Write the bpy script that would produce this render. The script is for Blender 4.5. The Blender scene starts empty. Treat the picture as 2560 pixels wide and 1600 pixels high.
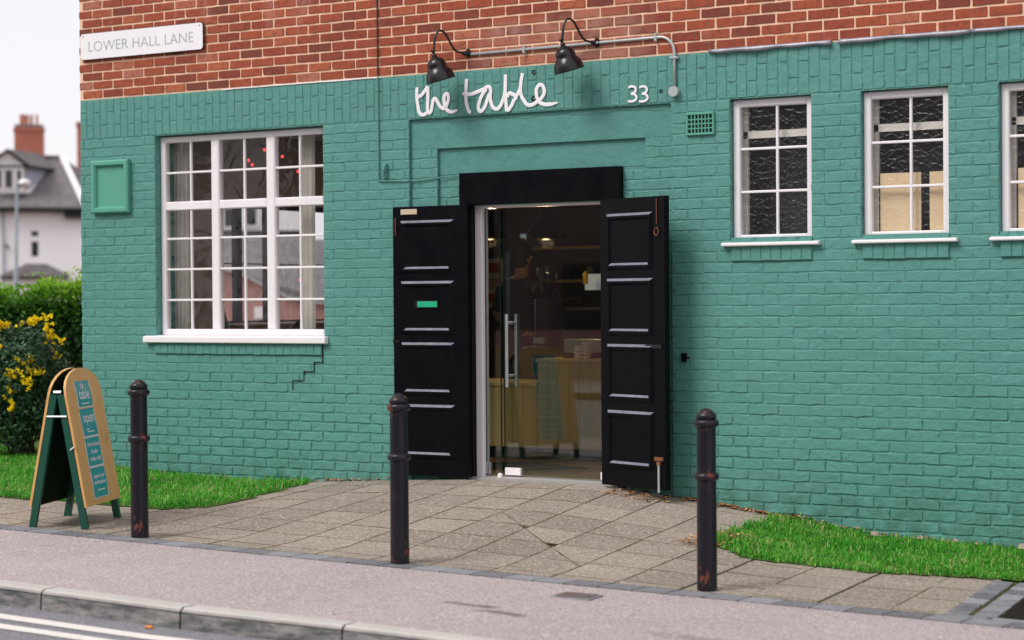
import bpy, math, random
import numpy as np
from mathutils import Vector, Matrix
random.seed(7); rng = np.random.default_rng(11)
R_ = math.radians
S = bpy.context.scene

# ---------------------------------------------------------------- camera
CAM = Vector((11.31, -12.165, 1.452)); FOC = 4773.2
YAW, PIT, ROLL = .5289, -.0113, .0071
AR = Vector((math.cos(YAW), math.sin(YAW), 0))          # horizontal axes of the street view, used to face far houses
AF = Vector((-math.sin(YAW), math.cos(YAW), 0))
cd = bpy.data.cameras.new('camera'); cam = bpy.data.objects.new('camera', cd); S.collection.objects.link(cam)
_f = (AF * math.cos(PIT) + Vector((0, 0, 1)) * math.sin(PIT)).normalized()
_u = AR.cross(_f).normalized()
_m = Matrix((AR, _u, -_f)).transposed().to_4x4()
cam.matrix_world = Matrix.Translation(CAM) @ _m @ Matrix.Rotation(-ROLL, 4, 'Z')
cd.sensor_width = 36; cd.lens = FOC / 2560 * 36
cd.clip_start = .1; cd.clip_end = 2000
cd.dof.use_dof = True; cd.dof.focus_distance = 13.3; cd.dof.aperture_fstop = 1.7
S.camera = cam

# ---------------------------------------------------------------- world and sun (bright overcast)
SUN_EL, SUN_AZ = 46, -26                                  # sun high over the street, from the left of the camera
W = bpy.data.worlds.new('World'); S.world = W; W.use_nodes = True
nt = W.node_tree; nt.nodes.clear()
out = nt.nodes.new('ShaderNodeOutputWorld'); add = nt.nodes.new('ShaderNodeAddShader')
b1 = nt.nodes.new('ShaderNodeBackground'); b2 = nt.nodes.new('ShaderNodeBackground')
sky = nt.nodes.new('ShaderNodeTexSky'); sky.sky_type = 'NISHITA'; sky.sun_disc = False
sky.sun_elevation = R_(SUN_EL); sky.sun_rotation = R_(180 + SUN_AZ)
nt.links.new(sky.outputs[0], b1.inputs[0]); b1.inputs[1].default_value = .006
b2.inputs[0].default_value = (.875, .85, .88, 1); b2.inputs[1].default_value = .665
nt.links.new(b1.outputs[0], add.inputs[0]); nt.links.new(b2.outputs[0], add.inputs[1]); nt.links.new(add.outputs[0], out.inputs[0])
sl = bpy.data.lights.new('sun', 'SUN'); sl.energy = 1.5; sl.angle = R_(26); sl.color = (1, .96, .9)
so = bpy.data.objects.new('sun', sl); S.collection.objects.link(so)
_e, _a = R_(SUN_EL), R_(SUN_AZ)
_d = Vector((math.sin(_a) * math.cos(_e), -math.cos(_a) * math.cos(_e), math.sin(_e)))
so.rotation_euler = _d.to_track_quat('Z', 'Y').to_euler(); so.location = (0, -10, 20)
S.view_settings.view_transform = 'Standard'; S.view_settings.look = 'None'
S.view_settings.exposure = 0.64; S.view_settings.gamma = 1; S.view_settings.use_curve_mapping = False
S.render.engine = 'CYCLES'
S.cycles.max_bounces = 10; S.cycles.transparent_max_bounces = 16; S.cycles.sample_clamp_indirect = 6

# ---------------------------------------------------------------- materials
def sock(n, *names):
    for k in names:
        if k in n.inputs: return n.inputs[k]
class NT:
    def __init__(s, name):
        s.m = bpy.data.materials.new(name); s.m.use_nodes = True; s.t = s.m.node_tree
        s.b = s.t.nodes['Principled BSDF']; s.o = s.t.nodes['Material Output']
        s.geo = s.n('ShaderNodeNewGeometry'); s.tc = None
    def n(s, t, **k):
        x = s.t.nodes.new(t)
        for a, v in k.items(): setattr(x, a, v)
        return x
    def l(s, a, b): s.t.links.new(a, b)
    def pos(s): return s.geo.outputs['Position']
    def obj(s):
        if not s.tc: s.tc = s.n('ShaderNodeTexCoord')
        return s.tc.outputs['Object']
    def mapv(s, v, scale, loc=(0, 0, 0)):
        mp = s.n('ShaderNodeMapping'); s.l(v, mp.inputs['Vector']); mp.inputs['Scale'].default_value = scale; mp.inputs['Location'].default_value = loc
        return mp.outputs[0]
    def noise(s, v, scale, detail=3, rough=.55, dist=0):
        x = s.n('ShaderNodeTexNoise'); s.l(v, x.inputs['Vector']); x.inputs['Scale'].default_value = scale
        x.inputs['Detail'].default_value = detail; x.inputs['Roughness'].default_value = rough; x.inputs['Distortion'].default_value = dist
        return x.outputs[0]
    def ramp(s, f, pts, mode='LINEAR'):
        x = s.n('ShaderNodeValToRGB'); s.l(f, x.inputs[0]); e = x.color_ramp.elements; x.color_ramp.interpolation = mode
        while len(e) < len(pts): e.new(.5)
        for q, (p, c) in zip(e, pts):
            q.position = p; q.color = (c, c, c, 1) if isinstance(c, (int, float)) else (*c, 1)
        return x.outputs[0]
    def mix(s, f, a, b, mode='MIX'):
        x = s.n('ShaderNodeMix', data_type='RGBA', blend_type=mode)
        for i, v in ((0, f), (6, a), (7, b)):
            if isinstance(v, (int, float)): x.inputs[i].default_value = v if i == 0 else (v, v, v, 1)
            elif isinstance(v, tuple): x.inputs[i].default_value = (*v, 1)
            else: s.l(v, x.inputs[i])
        return x.outputs[2]
    def math(s, op, a, b=0., c=0.):
        x = s.n('ShaderNodeMath', operation=op)
        for i, v in enumerate((a, b, c)):
            if isinstance(v, (int, float)): x.inputs[i].default_value = v
            else: s.l(v, x.inputs[i])
        return x.outputs[0]
    def col(s, v):
        if isinstance(v, tuple): s.b.inputs['Base Color'].default_value = (*v, 1)
        else: s.l(v, s.b.inputs['Base Color'])
    def bump(s, h, strength=.3, dist=.01, prev=None):
        x = s.n('ShaderNodeBump'); x.inputs['Strength'].default_value = strength; x.inputs['Distance'].default_value = dist
        s.l(h, x.inputs['Height'])
        if prev is not None: s.l(prev, x.inputs['Normal'])
        s.l(x.outputs[0], s.b.inputs['Normal']); return x.outputs[0]
    def rough(s, v, spec=None, metal=None):
        if isinstance(v, (int, float)): s.b.inputs['Roughness'].default_value = v
        else: s.l(v, s.b.inputs['Roughness'])
        if spec is not None: s.b.inputs['Specular IOR Level'].default_value = spec
        if metal is not None: s.b.inputs['Metallic'].default_value = metal
M = {}
def plain(name, c, r=.6, spec=.4, metal=0., var=.12, vs=6., bump=0., bs=60., bd=.003, obj=False):
    t = NT(name); v = t.obj() if obj else t.pos()
    f = t.noise(v, vs, 4)
    c2 = tuple(max(0, x * (1 - var * 1.6)) for x in c); c1 = tuple(min(1, x * (1 + var)) for x in c)
    t.col(t.mix(f, c2, c1)); t.rough(r, spec, metal)
    if bump: t.bump(t.noise(v, bs, 3), bump, bd)
    M[name] = t.m; return t.m

GREEN = (.091, .279, .25)
def green_paint(name, hole_shade):
    t = NT(name); v = t.pos()
    f = t.noise(v, 2.2, 5, .6); g = t.noise(v, 38, 3)
    c = t.mix(f, tuple(x * .9 for x in GREEN), tuple(x * 1.12 for x in GREEN))
    c = t.mix(t.ramp(t.noise(v, .7, 4, .6), [(.4, 0), (.7, .5)]), c, (.11, .33, .29))
    c = t.mix(t.ramp(t.noise(t.mapv(v, (1, 1, 1.6), (3, 0, 5)), 1.1, 5, .65), [(.52, 0), (.75, .45)]), c, (.05, .2, .16))
    c = t.mix(t.ramp(g, [(.3, 0), (.75, .35)]), c, (.13, .33, .275))
    # rain streaks and grime near the ground
    z = t.n('ShaderNodeSeparateXYZ'); t.l(v, z.inputs[0])
    st = t.noise(t.mapv(v, (9, 9, .7)), 1.5, 4)
    c = t.mix(t.ramp(st, [(.55, 0), (.8, .22)]), c, (.07, .25, .19))
    low = t.math('MULTIPLY', t.ramp(t.math('MULTIPLY', z.outputs[2], .9), [(0., 1.), (.3, 0.)]), t.ramp(t.noise(v, 9, 5), [(.4, 0), (.65, .75)]))
    c = t.mix(low, c, (.055, .16, .12))
    if hole_shade:
        d = t.ramp(t.noise(v, 17, 5, .7), [(.54, 0), (.66, .65)])  # shade inside holes and open joints, painted as dark blotches
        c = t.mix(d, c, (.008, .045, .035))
    # a few chips and pits through the paint, coloured with the shade inside them
    vo = t.n('ShaderNodeTexVoronoi'); t.l(v, vo.inputs['Vector']); vo.inputs['Scale'].default_value = 8.5
    pit = t.ramp(t.math('ADD', vo.outputs['Distance'], t.math('MULTIPLY', t.noise(v, 60, 3), .06)), [(.065, 1), (.085, 0)])
    c = t.mix(t.math('MULTIPLY', pit, .85), c, (.012, .06, .045))
    t.col(c); t.rough(.55, .35)
    b = t.bump(t.noise(v, 14, 6, .66, .6), .8, .015)
    b = t.bump(t.noise(t.mapv(v, (40, 40, 110)), 1.6, 3), .4, .004, b)
    M[name] = t.m
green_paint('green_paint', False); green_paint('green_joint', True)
t = NT('green_render'); v = t.pos()
c = t.mix(t.noise(v, 2.5, 5), tuple(x * .88 for x in GREEN), tuple(x * 1.08 for x in GREEN))
c = t.mix(t.ramp(t.noise(t.mapv(v, (10, 10, .8)), 1.5, 4), [(.5, 0), (.8, .3)]), c, (.07, .24, .18))
vo = t.n('ShaderNodeTexVoronoi'); t.l(v, vo.inputs['Vector']); vo.inputs['Scale'].default_value = 4.
c = t.mix(t.ramp(vo.outputs['Distance'], [(.03, .9), (.05, 0)]), c, (.01, .05, .04))
c = t.mix(t.ramp(t.noise(v, 6, 6, .7), [(.5, 0), (.72, .4)]), c, (.045, .18, .14))
t.col(c); t.rough(.5, .35); t.bump(t.noise(v, 11, 6, .65), .7, .014); M['green_render'] = t.m
plain('green_gloss', (.11, .38, .29), .4, .5, var=.06)

# red brick: each brick gets its own tone from its cell in the bond
t = NT('red_brick'); v = t.pos()
sp = t.n('ShaderNodeSeparateXYZ'); t.l(v, sp.inputs[0])
row = t.math('FLOOR', t.math('DIVIDE', t.math('SUBTRACT', sp.outputs[2], 3.1625), .075))
odd = t.math('MULTIPLY', t.math('MODULO', t.math('ABSOLUTE', row), 2.), .1125)
colm = t.math('FLOOR', t.math('DIVIDE', t.math('ADD', sp.outputs[0], odd), .225))
cb = t.n('ShaderNodeCombineXYZ'); t.l(row, cb.inputs[0]); t.l(colm, cb.inputs[1])
wn = t.n('ShaderNodeTexWhiteNoise', noise_dimensions='2D'); t.l(cb.outputs[0], wn.inputs['Vector'])
c = t.ramp(wn.outputs['Value'], [(0, (.20, .055, .038)), (.2, (.28, .062, .036)), (.5, (.38, .090, .042)), (.75, (.33, .076, .042)), (.9, (.45, .13, .06)), (1, (.42, .16, .11))])
c = t.mix(t.ramp(t.noise(v, 22, 4, .6), [(.48, 0), (.75, .75)]), c, (.12, .042, .036))
c = t.mix(t.ramp(t.noise(v, 30, 3, .5, .5), [(.62, 0), (.8, .55)]), c, (.46, .13, .07))
# lime bloom: pale milky patches, strongest on the old sign ghost above the door and under the name plate
e1 = t.ramp(t.noise(t.mapv(v, (1.6, 1.6, .55)), 2.6, 4, .6), [(.6, 0), (.74, .55)])
bx = t.ramp(t.math('ABSOLUTE', t.math('SUBTRACT', sp.outputs[0], 4.62)), [(.55, 1), (.8, 0)])
e2 = t.math('MULTIPLY', bx, t.ramp(t.noise(v, 7, 4), [(.3, 0), (.6, .55)]))
bz = t.ramp(t.math('MULTIPLY', sp.outputs[2], .25), [(.86, 1), (.885, 0)])
e2 = t.math('MULTIPLY', e2, bz)
c = t.mix(e1, c, (.46, .24, .21)); c = t.mix(e2, c, (.44, .25, .2))
t.col(c); t.rough(.8, .25)
b = t.bump(t.noise(v, 90, 4, .6), .6, .004); t.bump(t.noise(v, 18, 3), .4, .006, b); M['red_brick'] = t.m
t = NT('mortar'); v = t.pos()
c = t.mix(t.noise(v, 5, 4), (.78, .50, .34), (.95, .67, .48))
c = t.mix(t.ramp(t.noise(v, 3.2, 5, .65), [(.62, 0), (.74, .6)]), c, (.3, .21, .15))
t.col(c); t.rough(.9, .2); t.bump(t.noise(v, 120, 4, .7), .8, .004); M['mortar'] = t.m

def gritty(name, c1, c2, sp1, sp2, fine=260, bump=.5, stain=None, cs=1.2, vary=0.):
    t = NT(name); v = t.pos()
    c = t.mix(t.noise(v, cs, 5, .6), c1, c2)
    if vary:
        oi = t.n('ShaderNodeObjectInfo'); c = t.mix(t.ramp(oi.outputs['Random'], [(0, vary), (.5, 0), (1, 0)]), c, tuple(x * .55 for x in c1)); c = t.mix(t.ramp(oi.outputs['Random'], [(0, 0), (.55, 0), (1, vary)]), c, tuple(min(1, x * 1.3) for x in c2))
    c = t.mix(t.ramp(t.noise(v, 5, 6, .7), [(.45, 0), (.72, .28)]), c, tuple(x * .6 for x in c1))
    if name == 'pink_tarmac':
        vg = t.n('ShaderNodeTexVoronoi'); t.l(v, vg.inputs['Vector']); vg.inputs['Scale'].default_value = 2.3; c = t.mix(t.ramp(vg.outputs['Distance'], [(.03, .6), (.045, 0)]), c, (.16, .13, .13)); c = t.mix(t.ramp(t.noise(v, .6, 3), [(.4, 0), (.65, .3)]), c, (.5, .43, .445))
    g = t.noise(v, fine, 2, .7)
    c = t.mix(t.ramp(g, [(.34, .9), (.46, 0)]), c, sp1)
    c = t.mix(t.ramp(t.noise(v, fine * .72, 2, .7), [(.55, 0), (.66, .9)]), c, sp2)
    if stain:
        for (p, rad, sc, cc) in stain:
            m_ = t.mapv(v, (1 / rad[0], 1 / rad[1], .0001), (-p[0] / rad[0], -p[1] / rad[1], 0))
            ln = t.n('ShaderNodeVectorMath', operation='LENGTH'); t.l(m_, ln.inputs[0])
            q = t.math('ADD', ln.outputs['Value'], t.math('MULTIPLY', t.math('SUBTRACT', t.noise(v, 9, 5, .7), .5), 2.6))
            c = t.mix(t.ramp(q, [(.25, sc), (.95, 0)]), c, cc)
    t.col(c); t.rough(.9, .25); t.bump(g, bump, .004); M[name] = t.m
gritty('slab_stone', (.285, .24, .2), (.385, .33, .28), (.10, .085, .065), (.60, .50, .42), fine=66, cs=1.6, vary=.3)
gritty('pink_tarmac', (.375, .312, .325), (.46, .39, .405), (.2, .15, .15), (.72, .62, .61), fine=85, cs=.9,
       stain=[((6.15, -3.75), (.22, .05), .8, (.12, .085, .065)), ((6.4, -3.85), (.2, .06), .75, (.13, .09, .07)), ((7.5, -3.9), (.3, .1), .6, (.2, .15, .13))])
gritty('road_asphalt', (.19, .185, .21), (.25, .245, .27), (.08, .08, .09), (.42, .41, .43), fine=110, cs=.8)
gritty('sett_stone', (.19, .195, .215), (.29, .295, .32), (.07, .07, .08), (.34, .33, .34), fine=130, cs=7, vary=.7)
gritty('concrete_fillet', (.4, .31, .25), (.52, .42, .34), (.14, .11, .08), (.5, .42, .34), fine=140)
# kerb: pale worn top, grimy face
t = NT('kerb_stone'); v = t.pos()
c = t.mix(t.noise(v, 3, 5), (.46, .43, .41), (.6, .57, .54))
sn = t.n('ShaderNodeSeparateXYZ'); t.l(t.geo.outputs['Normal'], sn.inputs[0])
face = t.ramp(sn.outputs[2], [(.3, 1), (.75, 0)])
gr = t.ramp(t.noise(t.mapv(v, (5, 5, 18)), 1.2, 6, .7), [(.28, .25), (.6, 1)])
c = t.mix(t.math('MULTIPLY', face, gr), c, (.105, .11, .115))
c = t.mix(t.ramp(t.noise(v, 190, 2), [(.3, .5), (.45, 0)]), c, (.14, .13, .13))
t.col(c); t.rough(.9, .2); t.bump(t.noise(v, 120, 3), .4, .003); M['kerb_stone'] = t.m
t = NT('road_paint'); v = t.pos()
c = t.mix(t.noise(v, 14, 4), (.7, .66, .62), (.86, .83, .79))
c = t.mix(t.ramp(t.noise(v, 80, 4, .7), [(.3, 1), (.42, 0)]), c, (.22, .21, .23))
t.col(c); t.rough(.8, .2); t.bump(t.noise(v, 120, 2), .4, .003); M['road_paint'] = t.m
plain('moss_joint', (.10, .09, .035), .95, .1, var=.5, vs=12, bump=.6)
plain('soil', (.16, .11, .065), .95, .1, var=.5, vs=9, bump=.8, bs=40, bd=.01)
plain('dark_soil', (.03, .024, .02), .95, .1, var=.5, vs=14, bump=.8, bs=50, bd=.02)
plain('turf_soil', (.09, .16, .035), .95, .1, var=.6, vs=9, bump=.8, bs=60, bd=.01)
def leafy(name, pts, rough=.55, trans=.25):
    t = NT(name); a = t.n('ShaderNodeAttribute'); a.attribute_name = 'tone'
    c = t.ramp(a.outputs['Fac'], pts); t.col(c); t.rough(rough, .3)
    tr = t.n('ShaderNodeBsdfTranslucent'); t.l(c, tr.inputs['Color'])
    mx = t.n('ShaderNodeMixShader'); mx.inputs[0].default_value = trans
    t.l(t.b.outputs[0], mx.inputs[1]); t.l(tr.outputs[0], mx.inputs[2]); t.l(mx.outputs[0], t.o.inputs['Surface']); M[name] = t.m
leafy('grass_blade', [(0, (.02, .14, .012)), (.2, (.04, .31, .02)), (.45, (.095, .50, .03)), (.7, (.27, .64, .09)), (.9, (.52, .58, .24)), (1, (.66, .46, .28))], .5, .4)
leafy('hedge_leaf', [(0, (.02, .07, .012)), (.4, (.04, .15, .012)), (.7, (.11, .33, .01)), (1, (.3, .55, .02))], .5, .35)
leafy('shrub_leaf', [(0, (.015, .045, .022)), (.45, (.035, .10, .045)), (.8, (.09, .19, .08)), (1, (.26, .32, .28))], .35, .1)
leafy('yellow_petal', [(0, (1., .68, .0)), (1, (1., .88, .02))], .6, .3)
leafy('dry_leaf', [(0, (.22, .09, .03)), (.5, (.55, .27, .1)), (1, (.75, .48, .3))], .8, .1)
plain('bark', (.1, .065, .045), .9, .1, bump=.5)
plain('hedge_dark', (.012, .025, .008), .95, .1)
plain('white_frame', (.9, .86, .89), .35, .4, var=.05, vs=5)
plain('white_sill', (.9, .87, .89), .4, .4, var=.04)
t = NT('black_paint'); v = t.pos()
c = t.mix(t.noise(v, 6, 5), (.0008, .001, .002), (.004, .004, .007)); c = t.mix(t.ramp(t.noise(t.mapv(v, (14, 14, 5)), 2, 6, .7), [(.6, 0), (.72, .5)]), c, (.013, .013, .018)); t.col(c)
t.rough(t.ramp(t.noise(v, 5, 4), [(.3, .3), (.7, .45)]), .12); t.bump(t.noise(t.mapv(v, (30, 30, 4)), 3, 3), .1, .003); M['black_paint'] = t.m
plain('sky_lit_ledge', (.22, .235, .29), .6, .3, var=.4, vs=18)  # upward bevels of the black shutters, sky light painted in as grey
t = NT('black_enamel'); t.col((.008, .008, .01)); t.rough(.26, .5); t.bump(t.noise(t.pos(), 20, 2), .04, .002); M['black_enamel'] = t.m
t = NT('rusty_black'); v = t.obj()
n1 = t.noise(t.mapv(v, (9, 9, 4)), 1.6, 6, .72)
z = t.n('ShaderNodeSeparateXYZ'); t.l(v, z.inputs[0])
band = t.ramp(z.outputs[2], [(.0, .0), (.12, .01), (.17, .045), (.3, -.04 + .04), (.55, .0), (.6, .03), (.66, .07), (.70, .0), (.88, .0), (.93, .04), (1, .08)])
f = t.ramp(t.math('ADD', n1, band), [(.595, 0), (.655, 1)])
rc = t.mix(t.noise(v, 60, 4), (.07, .018, .012), (.27, .07, .03))
ck = t.mix(t.noise(v, 14, 4), (.003, .004, .008), (.012, .012, .019))
spk = t.ramp(t.noise(v, 120, 3, .7), [(.68, 0), (.72, .8)])
c = t.mix(f, ck, rc); c = t.mix(spk, c, (.25, .12, .1)); t.col(c)
t.rough(t.mix(f, .3, .8), .4); t.bump(t.noise(v, 70, 4), .35, .003); M['rusty_black'] = t.m
plain('grey_conduit', (.52, .56, .57), .35, .5, metal=.3, var=.1, vs=20)
plain('lead', (.36, .36, .42), .42, .5, metal=.3, var=.5, vs=9, bump=.4, bs=12, bd=.01)
plain('steel', (.62, .66, .68), .3, .5, metal=.85, var=.05)
plain('galvanised', (.5, .49, .48), .5, .5, metal=.3, var=.15, vs=30)
plain('sign_white', (.92, .9, .93), .35, .5, var=.04, vs=3)
plain('sign_edge', (.03, .035, .04), .5)
plain('faded_letter', (.40, .45, .49), .5, .3, var=.3, vs=9)
plain('sign_paint', (.9, .87, .91), .5, .3, var=.03)
plain('painted_cream', (.62, .5, .36), .5)
plain('edge_green', (.004, .03, .02), .3, .5); plain('emerald', (.015, .42, .22), .35, .5)
plain('rusty_iron', (.24, .1, .05), .8, .2, var=.4, vs=30)
plain('dark_cable', (.05, .03, .025), .7)
plain('board_green', (.008, .085, .055), .35, .5, var=.15)
plain('teal_poster', (.03, .36, .39), .35, .4, var=.12, vs=4)
plain('paper_white', (.8, .78, .82), .5)
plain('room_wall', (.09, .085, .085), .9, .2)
plain('room_dark', (.055, .06, .072), .9, .2); plain('room_plaster', (.5, .5, .52), .9, .2); plain('room_white', (.7, .7, .72), .9, .2)
plain('curtain', (.78, .75, .68), .9, .2, var=.1)
plain('rubber_mat', (.02, .022, .025), .95, .1)
plain('dark_cloth', (.018, .018, .024), .9, .15, bump=.4, bs=30, bd=.02)
plain('green_apron', (.01, .045, .03), .9, .15)
plain('skin', (.22, .11, .075), .5, .4)
plain('hair', (.015, .01, .008), .6, .3)
plain('yellow_plastic', (.6, .42, .01), .4)
plain('clay_pot', (.5, .14, .07), .8)
plain('render_white', (.93, .9, .92), .8, .2, var=.04, vs=.4)
plain('timber_black', (.015, .016, .02), .6)
plain('dark_glass', (.02, .024, .03), .12, .6)
plain('lilac_board', (.42, .42, .52), .7)
plain('lamp_grey', (.36, .42, .48), .5, .4)
plain('orange_litter', (.75, .25, .05), .6)
def wood(name, c1, c2, axis=2, sc=1.):
    t = NT(name); v = t.obj(); s_ = [18, 18, 18]; s_[axis] = 1.3
    g = t.noise(t.mapv(v, tuple(x * sc for x in s_)), 1.2, 5, .6, .6)
    c = t.mix(g, c1, c2); kn = t.ramp(t.noise(t.mapv(v, (3, 3, 1.2)), 1.6, 3, .6, 1.5), [(.68, 0), (.78, .6)])
    t.col(t.mix(kn, c, tuple(x * .35 for x in c1))); t.rough(.42, .4); t.bump(g, .12, .003); M[name] = t.m
wood('pine', (.60, .32, .11), (.82, .5, .2)); wood('ply', (.74, .55, .33), (.9, .73, .49), 2, .6)
wood('counter_wood', (.62, .43, .17), (.78, .57, .25), 2, .7); wood('floor_wood', (.16, .09, .045), (.26, .15, .075), 1)
def slate(name, c1, c2, vec=(1, 1, 1)):
    t = NT(name); v = t.pos(); c = t.mix(t.noise(v, .9, 5, .65), c1, c2)
    g = t.noise(t.mapv(v, (3, 3, 9)), 1., 4)
    t.col(t.mix(t.ramp(g, [(.4, 0), (.7, .5)]), c, (.3, .26, .25))); t.rough(.8, .2); M[name] = t.m
slate('slate', (.11, .105, .115), (.2, .185, .19)); slate('slate_dark', (.075, .07, .075), (.13, .12, .125))
def farbrick(name, c1, c2):
    t = NT(name); v = t.pos(); t.col(t.mix(t.noise(v, 2.5, 5, .6), c1, c2)); t.rough(.9, .1); M[name] = t.m
farbrick('chimney_brick', (.36, .12, .085), (.5, .2, .15)); farbrick('pink_brick', (.4, .2, .18), (.52, .3, .27))
farbrick('brown_brick', (.12, .095, .095), (.19, .15, .14))
def emit(name, c, s):
    t = NT(name); t.col((.8, .8, .8)); t.b.inputs['Emission Color'].default_value = (*c, 1); t.b.inputs['Emission Strength'].default_value = s; M[name] = t.m
emit('lamp_inside', (1, .36, .08), 1.1); emit('spot_lamp', (1, .9, .7), 3.); emit('red_glint', (1, .03, .04), 1.6); emit('till_light', (.8, .9, 1), .12)
def glass(name, tint=(1, 1, 1), ior=1.55, rough=0., pattern=0, refl=1.0, milk=0.):
    t = NT(name); T = t.t; T.nodes.remove(t.b)
    tr = t.n('ShaderNodeBsdfTransparent'); tr.inputs[0].default_value = (*tint, 1)
    gl = t.n('ShaderNodeBsdfGlossy'); gl.inputs['Roughness'].default_value = rough
    lw = t.n('ShaderNodeLayerWeight'); lw.inputs['Blend'].default_value = .5; f0 = ((ior - 1) / (ior + 1)) ** 2
    fre = t.math('ADD', t.math('MULTIPLY', t.math('POWER', lw.outputs['Facing'], 5.), 1 - f0), f0)
    if pattern:
        v = t.pos(); bp = t.n('ShaderNodeBump')
        if pattern == 1:
            bp.inputs['Strength'].default_value = .12; bp.inputs['Distance'].default_value = .03; t.l(t.noise(v, 3.2, 2, .5, 1.4), bp.inputs['Height'])
        else:
            vo = t.n('ShaderNodeTexVoronoi'); vo.feature = 'DISTANCE_TO_EDGE'
            w_ = t.n('ShaderNodeVectorMath', operation='ADD'); sc_ = t.n('ShaderNodeVectorMath', operation='SCALE')
            nz = t.n('ShaderNodeTexNoise'); t.l(v, nz.inputs['Vector']); nz.inputs['Scale'].default_value = 14
            t.l(nz.outputs['Color'], sc_.inputs[0]); sc_.inputs['Scale'].default_value = .05; t.l(v, w_.inputs[0]); t.l(sc_.outputs[0], w_.inputs[1])
            t.l(w_.outputs[0], vo.inputs['Vector']); vo.inputs['Scale'].default_value = 21
            hgt = t.math('ADD', t.ramp(vo.outputs['Distance'], [(0, 1.), (.16, 0.)]), t.math('MULTIPLY', t.noise(v, 30, 2), .35))
            bp.inputs['Strength'].default_value = .4; bp.inputs['Distance'].default_value = .005; t.l(hgt, bp.inputs['Height'])
        t.l(bp.outputs[0], gl.inputs['Normal']); 
    mx = t.n('ShaderNodeMixShader'); t.l(t.math('MINIMUM', t.math('MULTIPLY', fre, refl), 1.), mx.inputs[0]); base = tr
    t.l(tr.outputs[0], mx.inputs[1]); t.l(gl.outputs[0], mx.inputs[2]); t.l(mx.outputs[0], t.o.inputs['Surface']); M[name] = t.m
glass('window_glass', (.98, .99, .99), 1.5, 0, 1, 2.3)
glass('door_glass', (.88, .93, .91), 1.5, 0, 0, 2.1)
glass('obscure_glass', (.9, .9, .9), 1.5, .3, 2, 1.45)
glass('green_film', (.4, .62, .52), 1.5, .0, 0, 1.6)
glass('clear_jar', (.8, .8, .8), 1.5, .0, 0, 2.)

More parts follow.
